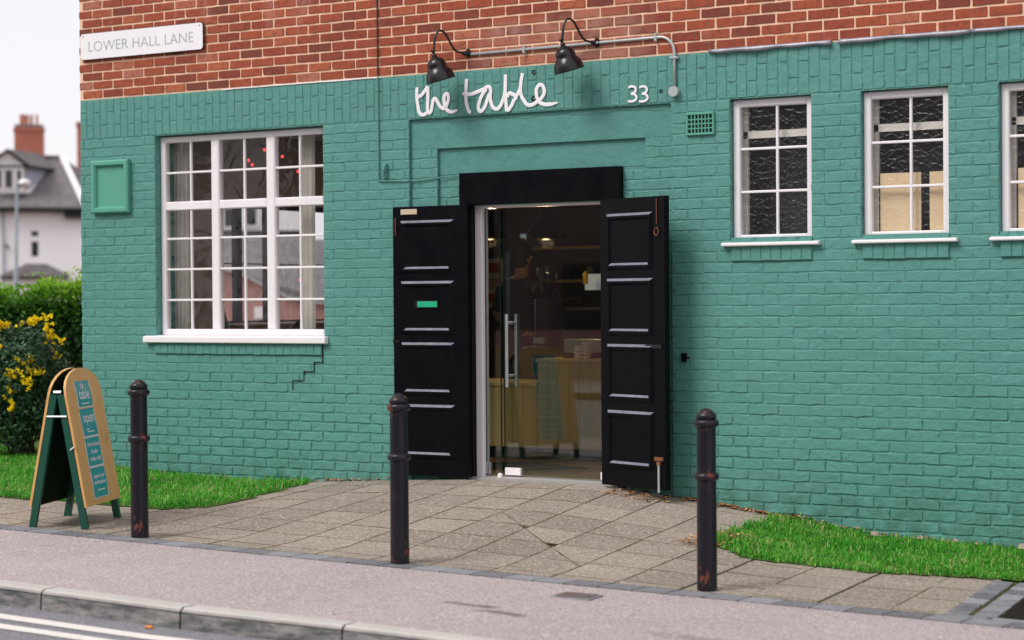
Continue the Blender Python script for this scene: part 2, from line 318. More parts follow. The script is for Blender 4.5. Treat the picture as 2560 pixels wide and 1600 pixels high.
# ---------------------------------------------------------------- builders
def link(o, parent=None):
    S.collection.objects.link(o)
    if parent: o.parent = parent
    return o
class MB:
    def __init__(s): s.v = []; s.f = []
    def add(s, vs, fs):
        n = len(s.v); s.v += [tuple(p) for p in vs]; s.f += [tuple(i + n for i in f) for f in fs]; return s
    def box(s, x0, x1, y0, y1, z0, z1):
        return s.add([(x0, y0, z0), (x1, y0, z0), (x1, y1, z0), (x0, y1, z0), (x0, y0, z1), (x1, y0, z1), (x1, y1, z1), (x0, y1, z1)],
                     [(0, 3, 2, 1), (4, 5, 6, 7), (0, 1, 5, 4), (1, 2, 6, 5), (2, 3, 7, 6), (3, 0, 4, 7)])
    def bev(s, x0, x1, y0, y1, z0, z1, b=.006):      # box with its four front (low y) edges chamfered
        return s.add([(x0, y1, z0), (x1, y1, z0), (x1, y1, z1), (x0, y1, z1), (x0, y0 + b, z0), (x1, y0 + b, z0), (x1, y0 + b, z1), (x0, y0 + b, z1),
                      (x0 + b, y0, z0 + b), (x1 - b, y0, z0 + b), (x1 - b, y0, z1 - b), (x0 + b, y0, z1 - b)],
                     [(0, 3, 2, 1), (0, 1, 5, 4), (1, 2, 6, 5), (2, 3, 7, 6), (3, 0, 4, 7), (4, 5, 9, 8), (5, 6, 10, 9), (6, 7, 11, 10), (7, 4, 8, 11), (8, 9, 10, 11)])
    def quad(s, a, b, c, d): return s.add([a, b, c, d], [(0, 1, 2, 3)])
    def prism(s, poly, h0, h1, ax):                  # poly of 2D points extruded; ax maps (a,b,h)->xyz
        n = len(poly); vs = [ax(a, b, h0) for a, b in poly] + [ax(a, b, h1) for a, b in poly]
        return s.add(vs, [tuple(range(n))[::-1], tuple(range(n, 2 * n))] + [(i, (i + 1) % n, n + (i + 1) % n, n + i) for i in range(n)])
    def tube(s, pts, r, n=10, cap=True):
        pts = [Vector(p) for p in pts]; rs = r if isinstance(r, (list, tuple)) else [r] * len(pts)
        up = None; base = len(s.v); rings = []
        for i, p in enumerate(pts):
            d = (pts[min(i + 1, len(pts) - 1)] - pts[max(i - 1, 0)]).normalized()
            if up is None: up = Vector((0, 0, 1)) if abs(d.z) < .9 else Vector((1, 0, 0))
            a = d.cross(up).normalized(); b = a.cross(d).normalized(); up = b
            rings.append([p + (a * math.cos(2 * math.pi * k / n) + b * math.sin(2 * math.pi * k / n)) * rs[i] for k in range(n)])
        vs = [q for g in rings for q in g]; fs = []
        for i in range(len(pts) - 1):
            for k in range(n): fs.append((i * n + k, i * n + (k + 1) % n, (i + 1) * n + (k + 1) % n, (i + 1) * n + k))
        if cap: fs += [tuple(range(n))[::-1], tuple(range((len(pts) - 1) * n, len(pts) * n))]
        return s.add(vs, fs)
    def lathe(s, prof, c=(0, 0, 0), n=20, M4=None):
        vs = []; fs = []
        for r, z in prof:
            for k in range(n):
                p = Vector((r * math.cos(2 * math.pi * k / n), r * math.sin(2 * math.pi * k / n), z))
                if M4 is not None: p = M4 @ p
                vs.append(p + Vector(c))
        for i in range(len(prof) - 1):
            for k in range(n): fs.append((i * n + k, i * n + (k + 1) % n, (i + 1) * n + (k + 1) % n, (i + 1) * n + k))
        fs += [tuple(range(n))[::-1], tuple(range((len(prof) - 1) * n, len(prof) * n))]
        return s.add(vs, fs)
    def mesh(s, name, mat, smooth=False):
        me = bpy.data.meshes.new(name); me.from_pydata(s.v, [], s.f)
        if mat: me.materials.append(M[mat])
        if smooth: me.shade_smooth()
        me.update(); return me
    def build(s, name, mat, parent=None, smooth=False, **props):
        o = bpy.data.objects.new(name, s.mesh(name, mat, smooth)); link(o, parent)
        for k, v in props.items(): o[k] = v
        return o
def empty(name, label=None, cat=None, loc=(0, 0, 0), rz=0, group=None, parent=None):
    o = bpy.data.objects.new(name, None); o.location = loc; o.rotation_euler = (0, 0, rz); o.empty_display_size = .1; link(o, parent)
    return tag(o, label, cat, group)
def tag(o, label=None, cat=None, group=None, kind=None):
    for k, v in (('label', label), ('category', cat), ('group', group), ('kind', kind)):
        if v: o[k] = v
    return o
def big(name, vs, fs, mat, tone=None, parent=None):
    me = bpy.data.meshes.new(name); me.from_pydata(vs.tolist(), [], fs.tolist()); me.materials.append(M[mat])
    if tone is not None:
        a = me.attributes.new('tone', 'FLOAT', 'FACE'); a.data.foreach_set('value', np.asarray(tone, np.float32))
    me.update(); return link(bpy.data.objects.new(name, me), parent)
def smoothmod(o, ang=35):
    me = o.data; me.shade_smooth()
    try: me.set_sharp_from_angle(angle=R_(ang))
    except Exception: pass
    return o

# ---------------------------------------------------------------- ground heights
def G0(x): return .053 - .03 * max(-.5, min(x, 16.))
def G(x, y):
    r = float(np.interp(x, [1.9, 2.2, 3.12, 3.8, 5.0, 5.56, 6.45, 7.0], [0, .024, .107, .161, .197, .154, .073, .0]))
    return G0(x) + r * max(0., min(1., 1 + (y + .1) / 2.4))
def setts_y(x): return -2.97 + .075 * (x - 3)
def kerb_y(x): return float(np.interp(x, [-30, 2, 5, 6, 7, 16], [-4.95, -4.66, -4.6, -4.5, -4.46, -4.2]))
XS = [-60, -30, -20, -12, -6, -3, -.5] + [i * .25 for i in range(0, 49)] + [14, 16, 20, 40, 60]
def strip(name, mat, ya, yb, dz, xs=XS, **p):
    m = MB(); vs = []
    for x in xs: vs += [(x, ya(x), G0(x) + dz), (x, yb(x), G0(x) + dz)]
    m.add(vs, [(2 * i, 2 * i + 1, 2 * i + 3, 2 * i + 2) for i in range(len(xs) - 1)])
    return m.build(name, mat, **p)
# base sheet reaching the horizon
m = MB(); xs = [-600, -60, -12, -.5, 4, 8, 12, 16, 60, 600]; ys = [-600, -60, 60, 600]
m.add([(x, y, G0(x) - .3) for y in ys for x in xs], [(j * len(xs) + i, j * len(xs) + i + 1, (j + 1) * len(xs) + i + 1, (j + 1) * len(xs) + i) for j in range(3) for i in range(len(xs) - 1)])
m.build('ground', 'soil', kind='structure')
strip('road', 'road_asphalt', lambda x: kerb_y(x) - .13, lambda x: -11.6, -.105, kind='structure')
strip('far_pavement', 'pink_tarmac', lambda x: -11.6, lambda x: -15.2, 0, kind='structure')
strip('footway', 'pink_tarmac', lambda x: setts_y(x) - .165, lambda x: kerb_y(x) + .0, -.004, kind='structure')
strip('pavement_edge_line', 'road_paint', lambda x: kerb_y(x) - .335, lambda x: kerb_y(x) - .435, -.101, xs=[x for x in XS if x < 20], kind='structure').name = 'road_line'
strip('road_line', 'road_paint', lambda x: kerb_y(x) - .535, lambda x: kerb_y(x) - .63, -.101, xs=[x for x in XS if x < 20], kind='structure')
# kerb stones
kb = strip('kerb', 'dark_soil', lambda x: kerb_y(x) + .0, lambda x: kerb_y(x) - .125, -.02, kind='structure')
x = 4.08 - .93 * 9
while x < 15:
    x1 = x + .93; g = .006; m = MB(); n = 3; pr = []
    for k in range(n + 1):
        xx = x + g + (x1 - x - 2 * g) * k / n; yb = kerb_y(xx); z = G0(xx)
        pr += [(xx, yb - .002, z - .25), (xx, yb - .002, z + .001), (xx, yb - .095, z + .001), (xx, yb - .112, z - .008), (xx, yb - .12, z - .022), (xx, yb - .135, z - .25)]
    fs = [(0, 1, 2, 3, 4, 5), tuple(range(6 * n + 5, 6 * n - 1, -1))]
    for k in range(n):
        for j in range(5): fs.append((6 * k + j, 6 * (k + 1) + j, 6 * (k + 1) + j + 1, 6 * k + j + 1))
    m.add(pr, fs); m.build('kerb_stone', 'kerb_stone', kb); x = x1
# slab bed, slabs and setts
GL = [(-40, -1.95), (1.05, -2.03), (1.61, -1.9), (2.17, -1.88), (2.5, -1.9), (2.66, -1.7), (2.66, -1.12), (2.5, -.3), (2.35, -.004), (-.04, -.004), (-.04, 12), (-40, 12)]
GR = [(6.28, -1.2), (6.45, -1.32), (6.7, -1.5), (7.05, -1.46), (7.5, -1.48), (8.3, -1.22), (9.5, -1.1), (9.5, -.004), (6.3, -.004)]
def inpoly(x, y, P):
    c = False; n = len(P)
    for i in range(n):
        (x1, y1), (x2, y2) = P[i], P[(i + 1) % n]
        if (y1 > y) != (y2 > y) and x < (x2 - x1) * (y - y1) / (y2 - y1) + x1: c = not c
    return c
m = MB(); xs = [-12 + .1 * i for i in range(250)]; ysn = 40
vs = []
for x in xs:
    y0 = setts_y(x) - .17
    for k in range(ysn + 1):
        y = y0 + (0.02 - y0) * k / ysn; vs.append((x, y, G(x, y) - .007))
m.add(vs, [(i * (ysn + 1) + k, (i + 1) * (ysn + 1) + k, (i + 1) * (ysn + 1) + k + 1, i * (ysn + 1) + k + 1) for i in range(len(xs) - 1) for k in range(ysn)])
pav = m.build('pavement', 'moss_joint', kind='structure')
def clip(poly, a, b, c):       # keep a*x+b*y<=c
    o = []
    for i in range(len(poly)):
        p, q = poly[i], poly[(i + 1) % len(poly)]; dp, dq = a * p[0] + b * p[1] - c, a * q[0] + b * q[1] - c
        if dp <= 0: o.append(p)
        if dp * dq < 0:
            t_ = dp / (dp - dq); o.append((p[0] + (q[0] - p[0]) * t_, p[1] + (q[1] - p[1]) * t_))
    return o
def area(P): return abs(sum(P[i][0] * P[(i + 1) % len(P)][1] - P[(i + 1) % len(P)][0] * P[i][1] for i in range(len(P)))) / 2
MOSS = MB()
def slab(poly, name='paving_slab', mat='slab_stone', gap=.0045, rise=.0, ch=.0015, th=.02, dz=0):
    if len(poly) < 3 or area(poly) < .004: return
    cx = sum(p[0] for p in poly) / len(poly); cy = sum(p[1] for p in poly) / len(poly)
    if name == 'paving_slab' and poly:
        for p, q in zip(poly, poly[1:] + poly[:1]):
            l = math.hypot(q[0] - p[0], q[1] - p[1])
            if l < .08 or q[0] < p[0] - .1 or (abs(q[0] - p[0]) < .1 and q[1] > p[1]): continue
            nx, ny = -(q[1] - p[1]) / l * .007, (q[0] - p[0]) / l * .007; k = max(2, int(l / .05)); V = []
            on = random.random() < .6
            for e in range(k + 1):
                x = p[0] + (q[0] - p[0]) * e / k; y = p[1] + (q[1] - p[1]) * e / k; w = random.uniform(.5, 1.3) * (1 if on else .5); h = random.uniform(.0008, .003) if on else random.uniform(.0005, .002)
                V += [(x - nx * w, y - ny * w, G(x, y) - .0005), (x, y, G(x, y) + h), (x + nx * w, y + ny * w, G(x, y) - .0005)]
            MOSS.add(V, [(3 * e + a, 3 * e + 3 + a, 3 * e + 4 + a, 3 * e + 1 + a) for e in range(k) for a in (0, 1)])
    poly = [(p[0] + (q[0] - p[0]) * t_ / 4, p[1] + (q[1] - p[1]) * t_ / 4) for p, q in zip(poly, poly[1:] + poly[:1]) for t_ in range(4)] if name == 'paving_slab' else poly
    def ins(d):
        o = []
        for p in poly:
            l = math.hypot(p[0] - cx, p[1] - cy) or 1; o.append((p[0] - (p[0] - cx) / l * d * 1.4, p[1] - (p[1] - cy) / l * d * 1.4))
        return o
    jz = random.uniform(.0, .0012) + rise; tx, ty = random.gauss(0, .002), random.gauss(0, .002)
    o1, o2 = ins(gap), ins(gap + ch); n = len(poly)
    h = lambda p: G(*p) + jz + (p[0] - cx) * tx + (p[1] - cy) * ty
    vs = [(p[0], p[1], h(p) - th) for p in o1] + [(p[0], p[1], h(p) - ch * .7) for p in o1] + [(p[0], p[1], h(p)) for p in o2] + [(cx, cy, h((cx, cy)))]
    fs = [(i, (i + 1) % n, n + (i + 1) % n, n + i) for i in range(n)] + [(n + i, n + (i + 1) % n, 2 * n + (i + 1) % n, 2 * n + i) for i in range(n)] + [(2 * n + i, 2 * n + (i + 1) % n, 3 * n) for i in range(n)]
    if area([(v[0], v[1]) for v in vs[2 * n:3 * n]]) < .003: return
    MB().add(vs, fs).build(name, mat, pav)
P = .39
def node(i, j):    # slab grid, slightly skewed as laid
    y = -2.66 + .405 * j; x = 4.865 + P * i - .055 * (y + 2.8)
    return (x, y + .045 * (x - 5.2))
for i in range(-14, 9):
    for j in range(-2, 7):
        q = [node(i, j), node(i + 1, j), node(i + 1, j + 1), node(i, j + 1)]
        if i % 2 and q[0][0] > 6.4: q = [(a, b + .2) for a, b in q]
        q = clip(q, .075, -1, 3.195)          # y >= setts_y
        q = clip(q, 0, 1, -.004) if q else q
        q = clip(q, 1, .07, 8.30 - .19) if q else q
        if not q: continue
        cx = sum(p[0] for p in q) / len(q); cy = sum(p[1] for p in q) / len(q)
        if inpoly(cx, cy, [(a, b + (.3 if b < -1 else 0)) for a, b in GL]) and cx < 2.2: continue
        if inpoly(cx, cy - .22, GR) and inpoly(cx, cy, GR): continue
        if cx > 5.3 and cx < 6.6 and cy > -.42: pass
        # the fold where the ramp to the door meets the flat paving
        a_, b_, c_ = -(1.19), -(1.24), -(1.19 * 4.68 + 1.24 * -1.05)
        if 4.6 < cx < 6.1 and -2.45 < cy < -.9:
            for s_ in (1, -1):
                r = clip(q, s_ * a_, s_ * b_, s_ * c_)
                if r: slab(r)
        else: slab(q)
tag(MOSS.build('joint_moss', 'moss_joint', pav), kind='stuff')
x = -6.
while x < 10.5:
    w = random.choice((.2, .2, .19, .21)); ya = setts_y(x); yb = setts_y(x + w)
    if x > 1.4: slab([(x - .02, ya - .155), (x + w - .02, yb - .155), (x + w, yb - .002), (x, ya - .002)], 'sett', 'sett_stone', .0045, .001, .0015)
    x += w
for r_ in range(2):
    y = -2.49
    while y < -1.32:
        h = random.choice((.12, .17, .1, .2)); x0 = 8.26 - .08 * (y + 2.5) + r_ * .145
        slab([(x0 - .01, y), (x0 + .115, y + .01), (x0 + .105, y + h), (x0 - .02, y + h - .01)], 'sett', 'sett_stone', .005, .002, .003); y += h + .006
for k in range(2):
    slab([(8.24 + k * .26, -2.575 + k * .02), (8.48 + k * .26, -2.555 + k * .02), (8.49 + k * .26, -2.5 + k * .02), (8.24 + k * .26, -2.51 + k * .02)], 'sett', 'sett_stone', .004, .002, .005)
m = MB(); pts = [(8.535, -2.49), (9.6, -2.4), (9.6, -1.3), (8.44, -1.36)]
m.add([(a, b, G(a, b) + .004) for a, b in pts], [(0, 1, 2, 3)]); tag(m.build('tree_pit_soil', 'dark_soil'), kind='structure')
# smooth concrete fillet along the right grass edge, ending at the wall
m = MB(); L1 = [(6.02, -1.16), (6.12, -.9), (6.2, -.55), (6.24, -.25), (6.26, -.006)]; L2 = [(6.2, -1.22), (6.3, -.9), (6.36, -.55), (6.4, -.25), (6.42, -.006)]
m.add([(a, b, G(a, b) + .0008) for a, b in L1] + [(a, b, G(a, b) + .003) for a, b in L2], [(i, 5 + i, 6 + i, i + 1) for i in range(4)])
tag(m.build('concrete_edging', 'concrete_fillet'), kind='structure')
# stop-tap cover in the footway
c = empty('tap_cover', 'small dark metal stop tap cover set in the pink tarmac', 'utility cover', (6.46, -3.2, G0(6.46)))
MB().box(-.115, .115, -.082, .082, -.03, .003).build('frame', 'sett_stone', c)
MB().box(-.1, .1, -.067, .067, 0.003, .007).build('lid', 'brown_brick', c)
# litter
MB().tube([(4.86, -4.81, G0(4.9) - .096), (4.9, -4.803, G0(4.9) - .096)], .009, 6).build('cigarette_end', 'orange_litter', label='orange and white cigarette end lying on the road by the kerb', category='litter')

# ---------------------------------------------------------------- grass
def lawn(name, P, box, step):
    m = MB(); x0, x1, y0, y1 = box; idx = {}
    def vid(i, j):
        if (i, j) not in idx: x, y = x0 + i * step, y0 + j * step; idx[i, j] = len(m.v); m.v.append((x, y, G(x, y) + .006 + .004 * math.sin(x * 5) * math.cos(y * 6 + 1)))
        return idx[i, j]
    for i in range(int((x1 - x0) / step)):
        for j in range(int((y1 - y0) / step)):
            if inpoly(x0 + (i + .5) * step, y0 + (j + .5) * step, P): m.f.append((vid(i, j), vid(i + 1, j), vid(i + 1, j + 1), vid(i, j + 1)))
    return m.build(name, 'turf_soil', kind='structure')
lawn('lawn', GL, (-12, 2.8, -2.2, 12), .1); lawn('verge', GR, (6.2, 9.5, -1.6, 0), .05)
def blades(name, P, box, n, hmin, hmax, dens=None):
    x = rng.uniform(box[0], box[1], n); y = rng.uniform(box[2], box[3], n)
    keep = np.array([inpoly(a, b, P) for a, b in zip(x, y)]); x, y = x[keep], y[keep]
    pt = np.sin(x * 6.7 + 2 * np.sin(y * 9)) * np.cos(y * 8.3 + x * 3) + .6 * np.sin(x * 17 + y * 23); kk = rng.random(len(x)) < np.clip(.95 + .5 * pt, .22, 1); x, y = x[kk], y[kk]
    wd = .018 + .03 * (rng.random(len(x)) < .12)
    x = x + rng.normal(0, 1, len(x)) * wd; y = np.minimum(y + rng.normal(0, 1, len(y)) * wd, -.006 if P is GR else 99)
    n = len(x); z = np.array([G(a, b) for a, b in zip(x, y)]) + .008
    cl = np.sin(x * 9.1 + 3 * np.sin(y * 4.3)) * np.sin(y * 11.7 + 2 * np.sin(x * 5.9))
    h = rng.gamma(3.2, (hmin + hmax) / 8.5, n).clip(.006, hmax * 1.5) * (1 + .35 * cl); a = rng.uniform(0, 6.283, n); w = rng.uniform(.0016, .0042, n); ln = rng.uniform(.2, 1.25, n) * h
    dx, dy = np.cos(a), np.sin(a); ex, ey = -dy, dx
    b = np.stack([x, y, z], 1); W_ = np.stack([ex * w, ey * w, 0 * w], 1)
    mid = b + np.stack([dx * ln * .35, dy * ln * .35, h * .62], 1); tip = b + np.stack([dx * ln, dy * ln, h * (1 - .42 * (ln / h))], 1)
    V = np.stack([b - W_, b + W_, mid + W_ * .8, mid - W_ * .8, tip], 1).reshape(-1, 3)
    i = np.arange(n) * 5
    F = [tuple(q) for q in np.stack([i, i + 1, i + 2, i + 3], 1)] + [tuple(q) for q in np.stack([i + 3, i + 2, i + 4], 1)]
    cl2 = np.sin(x * 3.3 + 1.7 * np.sin(y * 5.1)) * np.cos(y * 4.7 + x * 2.1)
    tn = np.clip(rng.beta(1.6, 1.8, n) * .85 + .12 * cl2, 0, .88); dry = rng.random(n) < .07 + .06 * cl2; tn[dry] = rng.uniform(.88, 1, dry.sum())
    me = bpy.data.meshes.new(name); me.from_pydata(V.tolist(), [], F); me.materials.append(M['grass_blade'])
    at = me.attributes.new('tone', 'FLOAT', 'FACE'); at.data.foreach_set('value', np.concatenate([tn, tn]).astype(np.float32)); me.update()
    return link(bpy.data.objects.new(name, me))
tag(blades('grass', GR, (6.2, 9.2, -1.6, 0), 42000, .02, .05), 'bright green rough grass on the right verge below the obscured windows', 'grass', kind='stuff')
tag(blades('grass', GL, (-3.2, 2.75, -2.1, .9), 105000, .02, .05), 'bright green grass in front of the large white window and behind the folding board', 'grass', kind='stuff')
def weeds(P, box, n):
    x = rng.uniform(box[0], box[1], n); y = rng.uniform(box[2], box[3], n); k = np.array([inpoly(a, b, P) for a, b in zip(x, y)]) & (np.sin(x * 5 + 1) * np.sin(y * 7 + x) > -.25); x, y = x[k], y[k]
    z = np.array([G(a, b) for a, b in zip(x, y)]) + rng.uniform(.008, .026, len(x)); pos = np.stack([x, y, z], 1)
    a = rng.normal(0, .45, (len(x), 3)) + np.array([0, 0, 1.]); a /= np.linalg.norm(a, axis=1)[:, None]; r = rng.normal(0, 1, (len(x), 3)); e = np.cross(a, r); e /= np.linalg.norm(e, axis=1)[:, None]; f = np.cross(a, e); s = rng.uniform(.004, .009, len(x))[:, None]
    V = np.stack([pos - e * s, pos - f * s * .8, pos + e * s, pos + f * s * .8], 1).reshape(-1, 3); i = np.arange(len(x)) * 4
    return tag(big('weeds', V, np.stack([i, i + 1, i + 2, i + 3], 1), 'grass_blade', np.clip(rng.beta(2, 2, len(x)) * .8, 0, .85)), 'low clover and weeds creeping through the grass', 'weeds', kind='stuff')
weeds(GR, (6.2, 9.0, -1.6, 0), 16000); weeds(GL, (-1.5, 2.75, -2.1, .3), 26000)
# dry leaves and moss gathered along the foot of the wall and by the right shutter
n = 1300; xx = np.concatenate([rng.uniform(5.1, 6.5, 520), rng.uniform(2.1, 3.2, 80), rng.uniform(6.4, 8.8, 300), rng.normal(6.32, .07, 400)])
yy = -np.abs(rng.normal(0, .03, n)) - .01 - np.concatenate([np.where(xx[:520] < 5.6, rng.uniform(0, .28, 520), 0), np.zeros(780)])
yy[900:] = rng.uniform(-1.38, -.85, 400)
vs = []; fs = []
for a, b in zip(xx, yy):
    s_ = random.uniform(.006, .02); t0 = random.uniform(0, 6.28); z = G(a, b) + random.uniform(.006, .022 if a < 6.4 else .04); k = len(vs)
    vs += [(a + s_ * math.cos(t0 + q) * (1 if e % 2 else .6), b + s_ * math.sin(t0 + q), z + random.uniform(-.005, .006)) for e, q in enumerate((0, 1.57, 3.14, 4.71))]; fs.append((k, k + 1, k + 2, k + 3))
tag(big('dry_leaves', np.array(vs), np.array(fs), 'dry_leaf', rng.uniform(0, 1, len(fs))), 'brown and orange dry leaf litter along the foot of the green wall', 'leaf litter', kind='stuff')
for x_, y_, s_ in ((7.02, -.1, .03), (7.32, -.07, .022), (8.02, -.09, .045), (7.55, -.05, .018)):
    m = MB(); vs = []; 
    for k in range(9): a = 6.283 * k / 9; r = s_ * random.uniform(.75, 1.1); vs.append((x_ + r * 1.3 * math.cos(a), y_ + r * .6 * math.sin(a), G(x_, y_) + .03))
    m.add(vs + [(a, b, c + .008 + s_ * .5) for a, b, c in [((v[0] - x_) * .78 + x_, (v[1] - y_) * .7 + y_, v[2]) for v in vs]], [(i, (i + 1) % 9, 9 + (i + 1) % 9, 9 + i) for i in range(9)] + [tuple(range(9, 18))])
    m.build('stone', 'concrete_fillet', label={7.02: 'small pale stone in the verge below the left obscured window', 7.32: 'pale stone in the grass below the middle obscured window', 8.02: 'largest pale stone at the foot of the wall near the right edge', 7.55: 'smallest pale stone against the wall in the right verge'}[x_], category='stone')

# ================================================================ the cafe building
WG = empty('cafe_building', 'two tone corner cafe building, red brick above and green painted brick below', 'building')
ZB = 2.8175                                                # foot of the soldier band
OPEN = [(.789, 2.498, 1.165, ZB), (3.80, 5.05, -.2, 2.15), (5.954, 6.55, 1.825, ZB), (6.9, 7.496, 1.825, ZB), (7.826, 8.42, 1.825, ZB), (8.75, 9.34, 1.825, ZB)]
REC = [(3.54, 5.288, -.3, 2.588, .055), (3.303, 5.505, -.3, ZB, .028)]   # stepped door surround, deepest first
def depth(x, z):
    for a, b, c, d, y in REC:
        if a < x < b and c < z < d: return y
    return 0.
def cells(z0, z1, x0, x1):
    xs = sorted({x0, x1} | {v for o in OPEN for v in o[:2] if x0 < v < x1} | {v for o in REC for v in o[:2] if x0 < v < x1})
    zs = sorted({z0, z1, 2.39} | {v for o in OPEN for v in o[2:4] if z0 < v < z1} | {v for o in REC for v in o[2:4] if z0 < v < z1})
    for a, b in zip(xs, xs[1:]):
        for c, d in zip(zs, zs[1:]):
            x, z = (a + b) / 2, (c + d) / 2
            if any(o[0] < x < o[1] and o[2] < z < o[3] for o in OPEN): continue
            yield a, b, c, d, x, z
mj, mr = MB(), MB()
for a, b, c, d, x, z in cells(-.6, 3.155, -.03, 14.):
    y = depth(x, z)
    smooth_zone = (y == .028 and z > 2.588) or (y == .055 and z > 2.39)
    (mr if smooth_zone else mj).box(a, b, y if smooth_zone else y + .0035, .24, c, d)
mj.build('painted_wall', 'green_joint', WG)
mr.build('door_surround', 'green_render', WG)
MB().box(-.03, 14, .0035, .24, 3.155, 5.9).build('upper_wall', 'mortar', WG)

# brick shapes: a soft edged face, every outline a little different
def brick_mesh(name, mat, L, H, gap, bev, dep, jit, smooth, seed):
    rr = random.Random(seed); hx, hz = L / 2 - gap / 2, H / 2 - gap / 2; out_, inn = [], []
    nx = 4 if L > .15 else 2; 
    P_ = [(-hx + 2 * hx * k / nx, -hz) for k in range(nx)] + [(hx, -hz), (hx, 0)] + [(hx - 2 * hx * k / nx, hz) for k in range(nx)] + [(-hx, hz), (-hx, 0)]
    if H > L: P_ = [(-hx, -hz), (hx, -hz), (hx, -hz / 3), (hx, hz / 3), (hx, hz), (0, hz), (-hx, hz), (-hx, hz / 3), (-hx, -hz / 3)]
    for x, z in P_:
        x += rr.gauss(0, jit); z += rr.gauss(0, jit); out_.append((x, z))
        lx = max(abs(x) - bev * (1 + rr.uniform(-.3, .5)), 0) if abs(abs(x) - hx) < jit * 4 + .001 else abs(x)
        lz = max(abs(z) - bev * (1 + rr.uniform(-.3, .5)), 0) if abs(abs(z) - hz) < jit * 4 + .001 else abs(z)
        inn.append((math.copysign(lx, x), math.copysign(lz, z)))
    n = len(P_); m = MB()
    m.add([(x, .0035 + (.002 if dep > .002 else .0012), z) for x, z in out_] + [(x, -dep + rr.gauss(0, dep * .15), z) for x, z in inn] + [(0, -dep * 1.05, 0)],
          [(i, (i + 1) % n, n + (i + 1) % n, n + i) for i in range(n)] + [(n + i, n + (i + 1) % n, 2 * n) for i in range(n)])
    return m.mesh(name, mat, False)
def put(me, name, x, y, z, sx, sy, pool, tilt=.006):
    pool.append((me, name, x, y, z, sx, sy, random.gauss(0, tilt), random.gauss(0, tilt * .5)))
def flush(pool, stuffname, mat, key, parent, limit=300, smooth=False):
    pool.sort(key=key); near, rest = pool[:limit], pool[limit:]
    for me, name, x, y, z, sx, sy, tx, tz in near:
        o = bpy.data.objects.new(name, me); o.location = (x, y, z); o.scale = (sx, sy, 1); o.rotation_euler = (tx, 0, tz); link(o, parent)
    m = MB(); cache = {}
    for me, name, x, y, z, sx, sy, tx, tz in rest:
        if me.name not in cache: cache[me.name] = ([tuple(v.co) for v in me.vertices], [tuple(p.vertices) for p in me.polygons])
        V, F_ = cache[me.name]; m.add([(vx * sx + x, vy * sy + y + vz * tx + vx * tz, vz + z) for vx, vy, vz in V], F_)
    if rest: m.build(stuffname, mat, parent, smooth, kind='stuff')
def inframe(x, z):      # how large a piece shows: outside the picture counts as far
    Z = (Vector((x, 0, z)) - CAM); dz = Z.dot(AF); u = 1280 + FOC * Z.dot(AR) / dz; v = 790 - FOC * Z.z / dz
    vis = -20 < u < 2580 and -10 < v < 1500
    return (0 if vis else 100) + dz
BR = [brick_mesh('brick', 'red_brick', .225, .075, .0135, .0022, .0035, .0013, False, i) for i in range(10)]
pool = []
for n in range(0, 36):
    z = 3.1625 + .075 * n + .0375
    if n == 0: z += 0
    off = 0 if n % 2 == 0 else -.1125
    x = off
    while x < 14:
        a, b = max(x, -.034), min(x + .225, 14.)
        if b - a > .03: put(random.choice(BR), 'brick', (a + b) / 2, 0, z, (b - a) / .225, random.uniform(.5, 1.4), pool, .008)
        x += .225
flush(pool, 'bricks', 'red_brick', lambda q: inframe(q[2], q[4]), WG)

PC = [brick_mesh('painted_brick', 'green_paint', .225, .075, .008, .0045, .0036, .0017, True, 50 + i) for i in range(10)]     # sharp lower courses
PS = [brick_mesh('painted_brick', 'green_paint', .225, .075, .003, .006, .0004, .0024, True, 80 + i) for i in range(12)]   # thickly painted middle courses
SO = [brick_mesh('painted_brick', 'green_paint', .075, .215, .003, .004, .0012, .0013, True, 110 + i) for i in range(6)]
SH = [brick_mesh('painted_brick', 'green_paint', .075, .105, .004, .004, .0012, .0013, True, 130 + i) for i in range(6)]
pool = []
for n in range(-7, 35):
    z0 = .19 + .075 * n; zc = z0 + .0375; off = .007 + (.1125 if n % 2 else 0) - .225; x = off
    cuts = []
    while x < 9.6: cuts.append(x); x += .225
    bad = [(o[0], o[1]) for o in OPEN if o[2] - .01 < zc < o[3]]
    if 2.39 < zc < 2.588: bad.append((3.54, 5.288))
    if 2.15 < zc < 2.39: bad.append((3.753, 5.098))
    if zc > 2.588: bad.append((3.303, 5.505))
    steps = [v for r in REC for v in r[:2] if zc < r[3]]
    for x in cuts:
        segs = [(max(x, -.034), x + .225)]
        for s_ in steps: segs = [q for a, b in segs for q in (((a, s_), (s_, b)) if a < s_ < b else ((a, b),))]
        for a, b in bad:
            ns = []
            for p, q in segs:
                if q <= a or p >= b: ns.append((p, q))
                else:
                    if p < a: ns.append((p, a))
                    if q > b: ns.append((b, q))
            segs = ns
        for p, q in segs:
            if q - p < .022: continue
            crisp = n <= 2 or (n <= 8 and random.random() < .35) or (p < 3 and n < 5)
            sy = random.uniform(.75, 1.2) if crisp else random.uniform(.6, 1.4)
            put(random.choice(PC if crisp else PS), 'painted_brick', (p + q) / 2, depth((p + q) / 2, zc) + (0 if crisp else random.uniform(-.0011, .0008)), zc + random.gauss(0, .0009), (q - p) / .225 * (1 if crisp or random.random() < .45 or p < 0 or q - p < .2 else random.uniform(1.01, 1.025)), sy, pool, .012)
i = 0; x = -.03
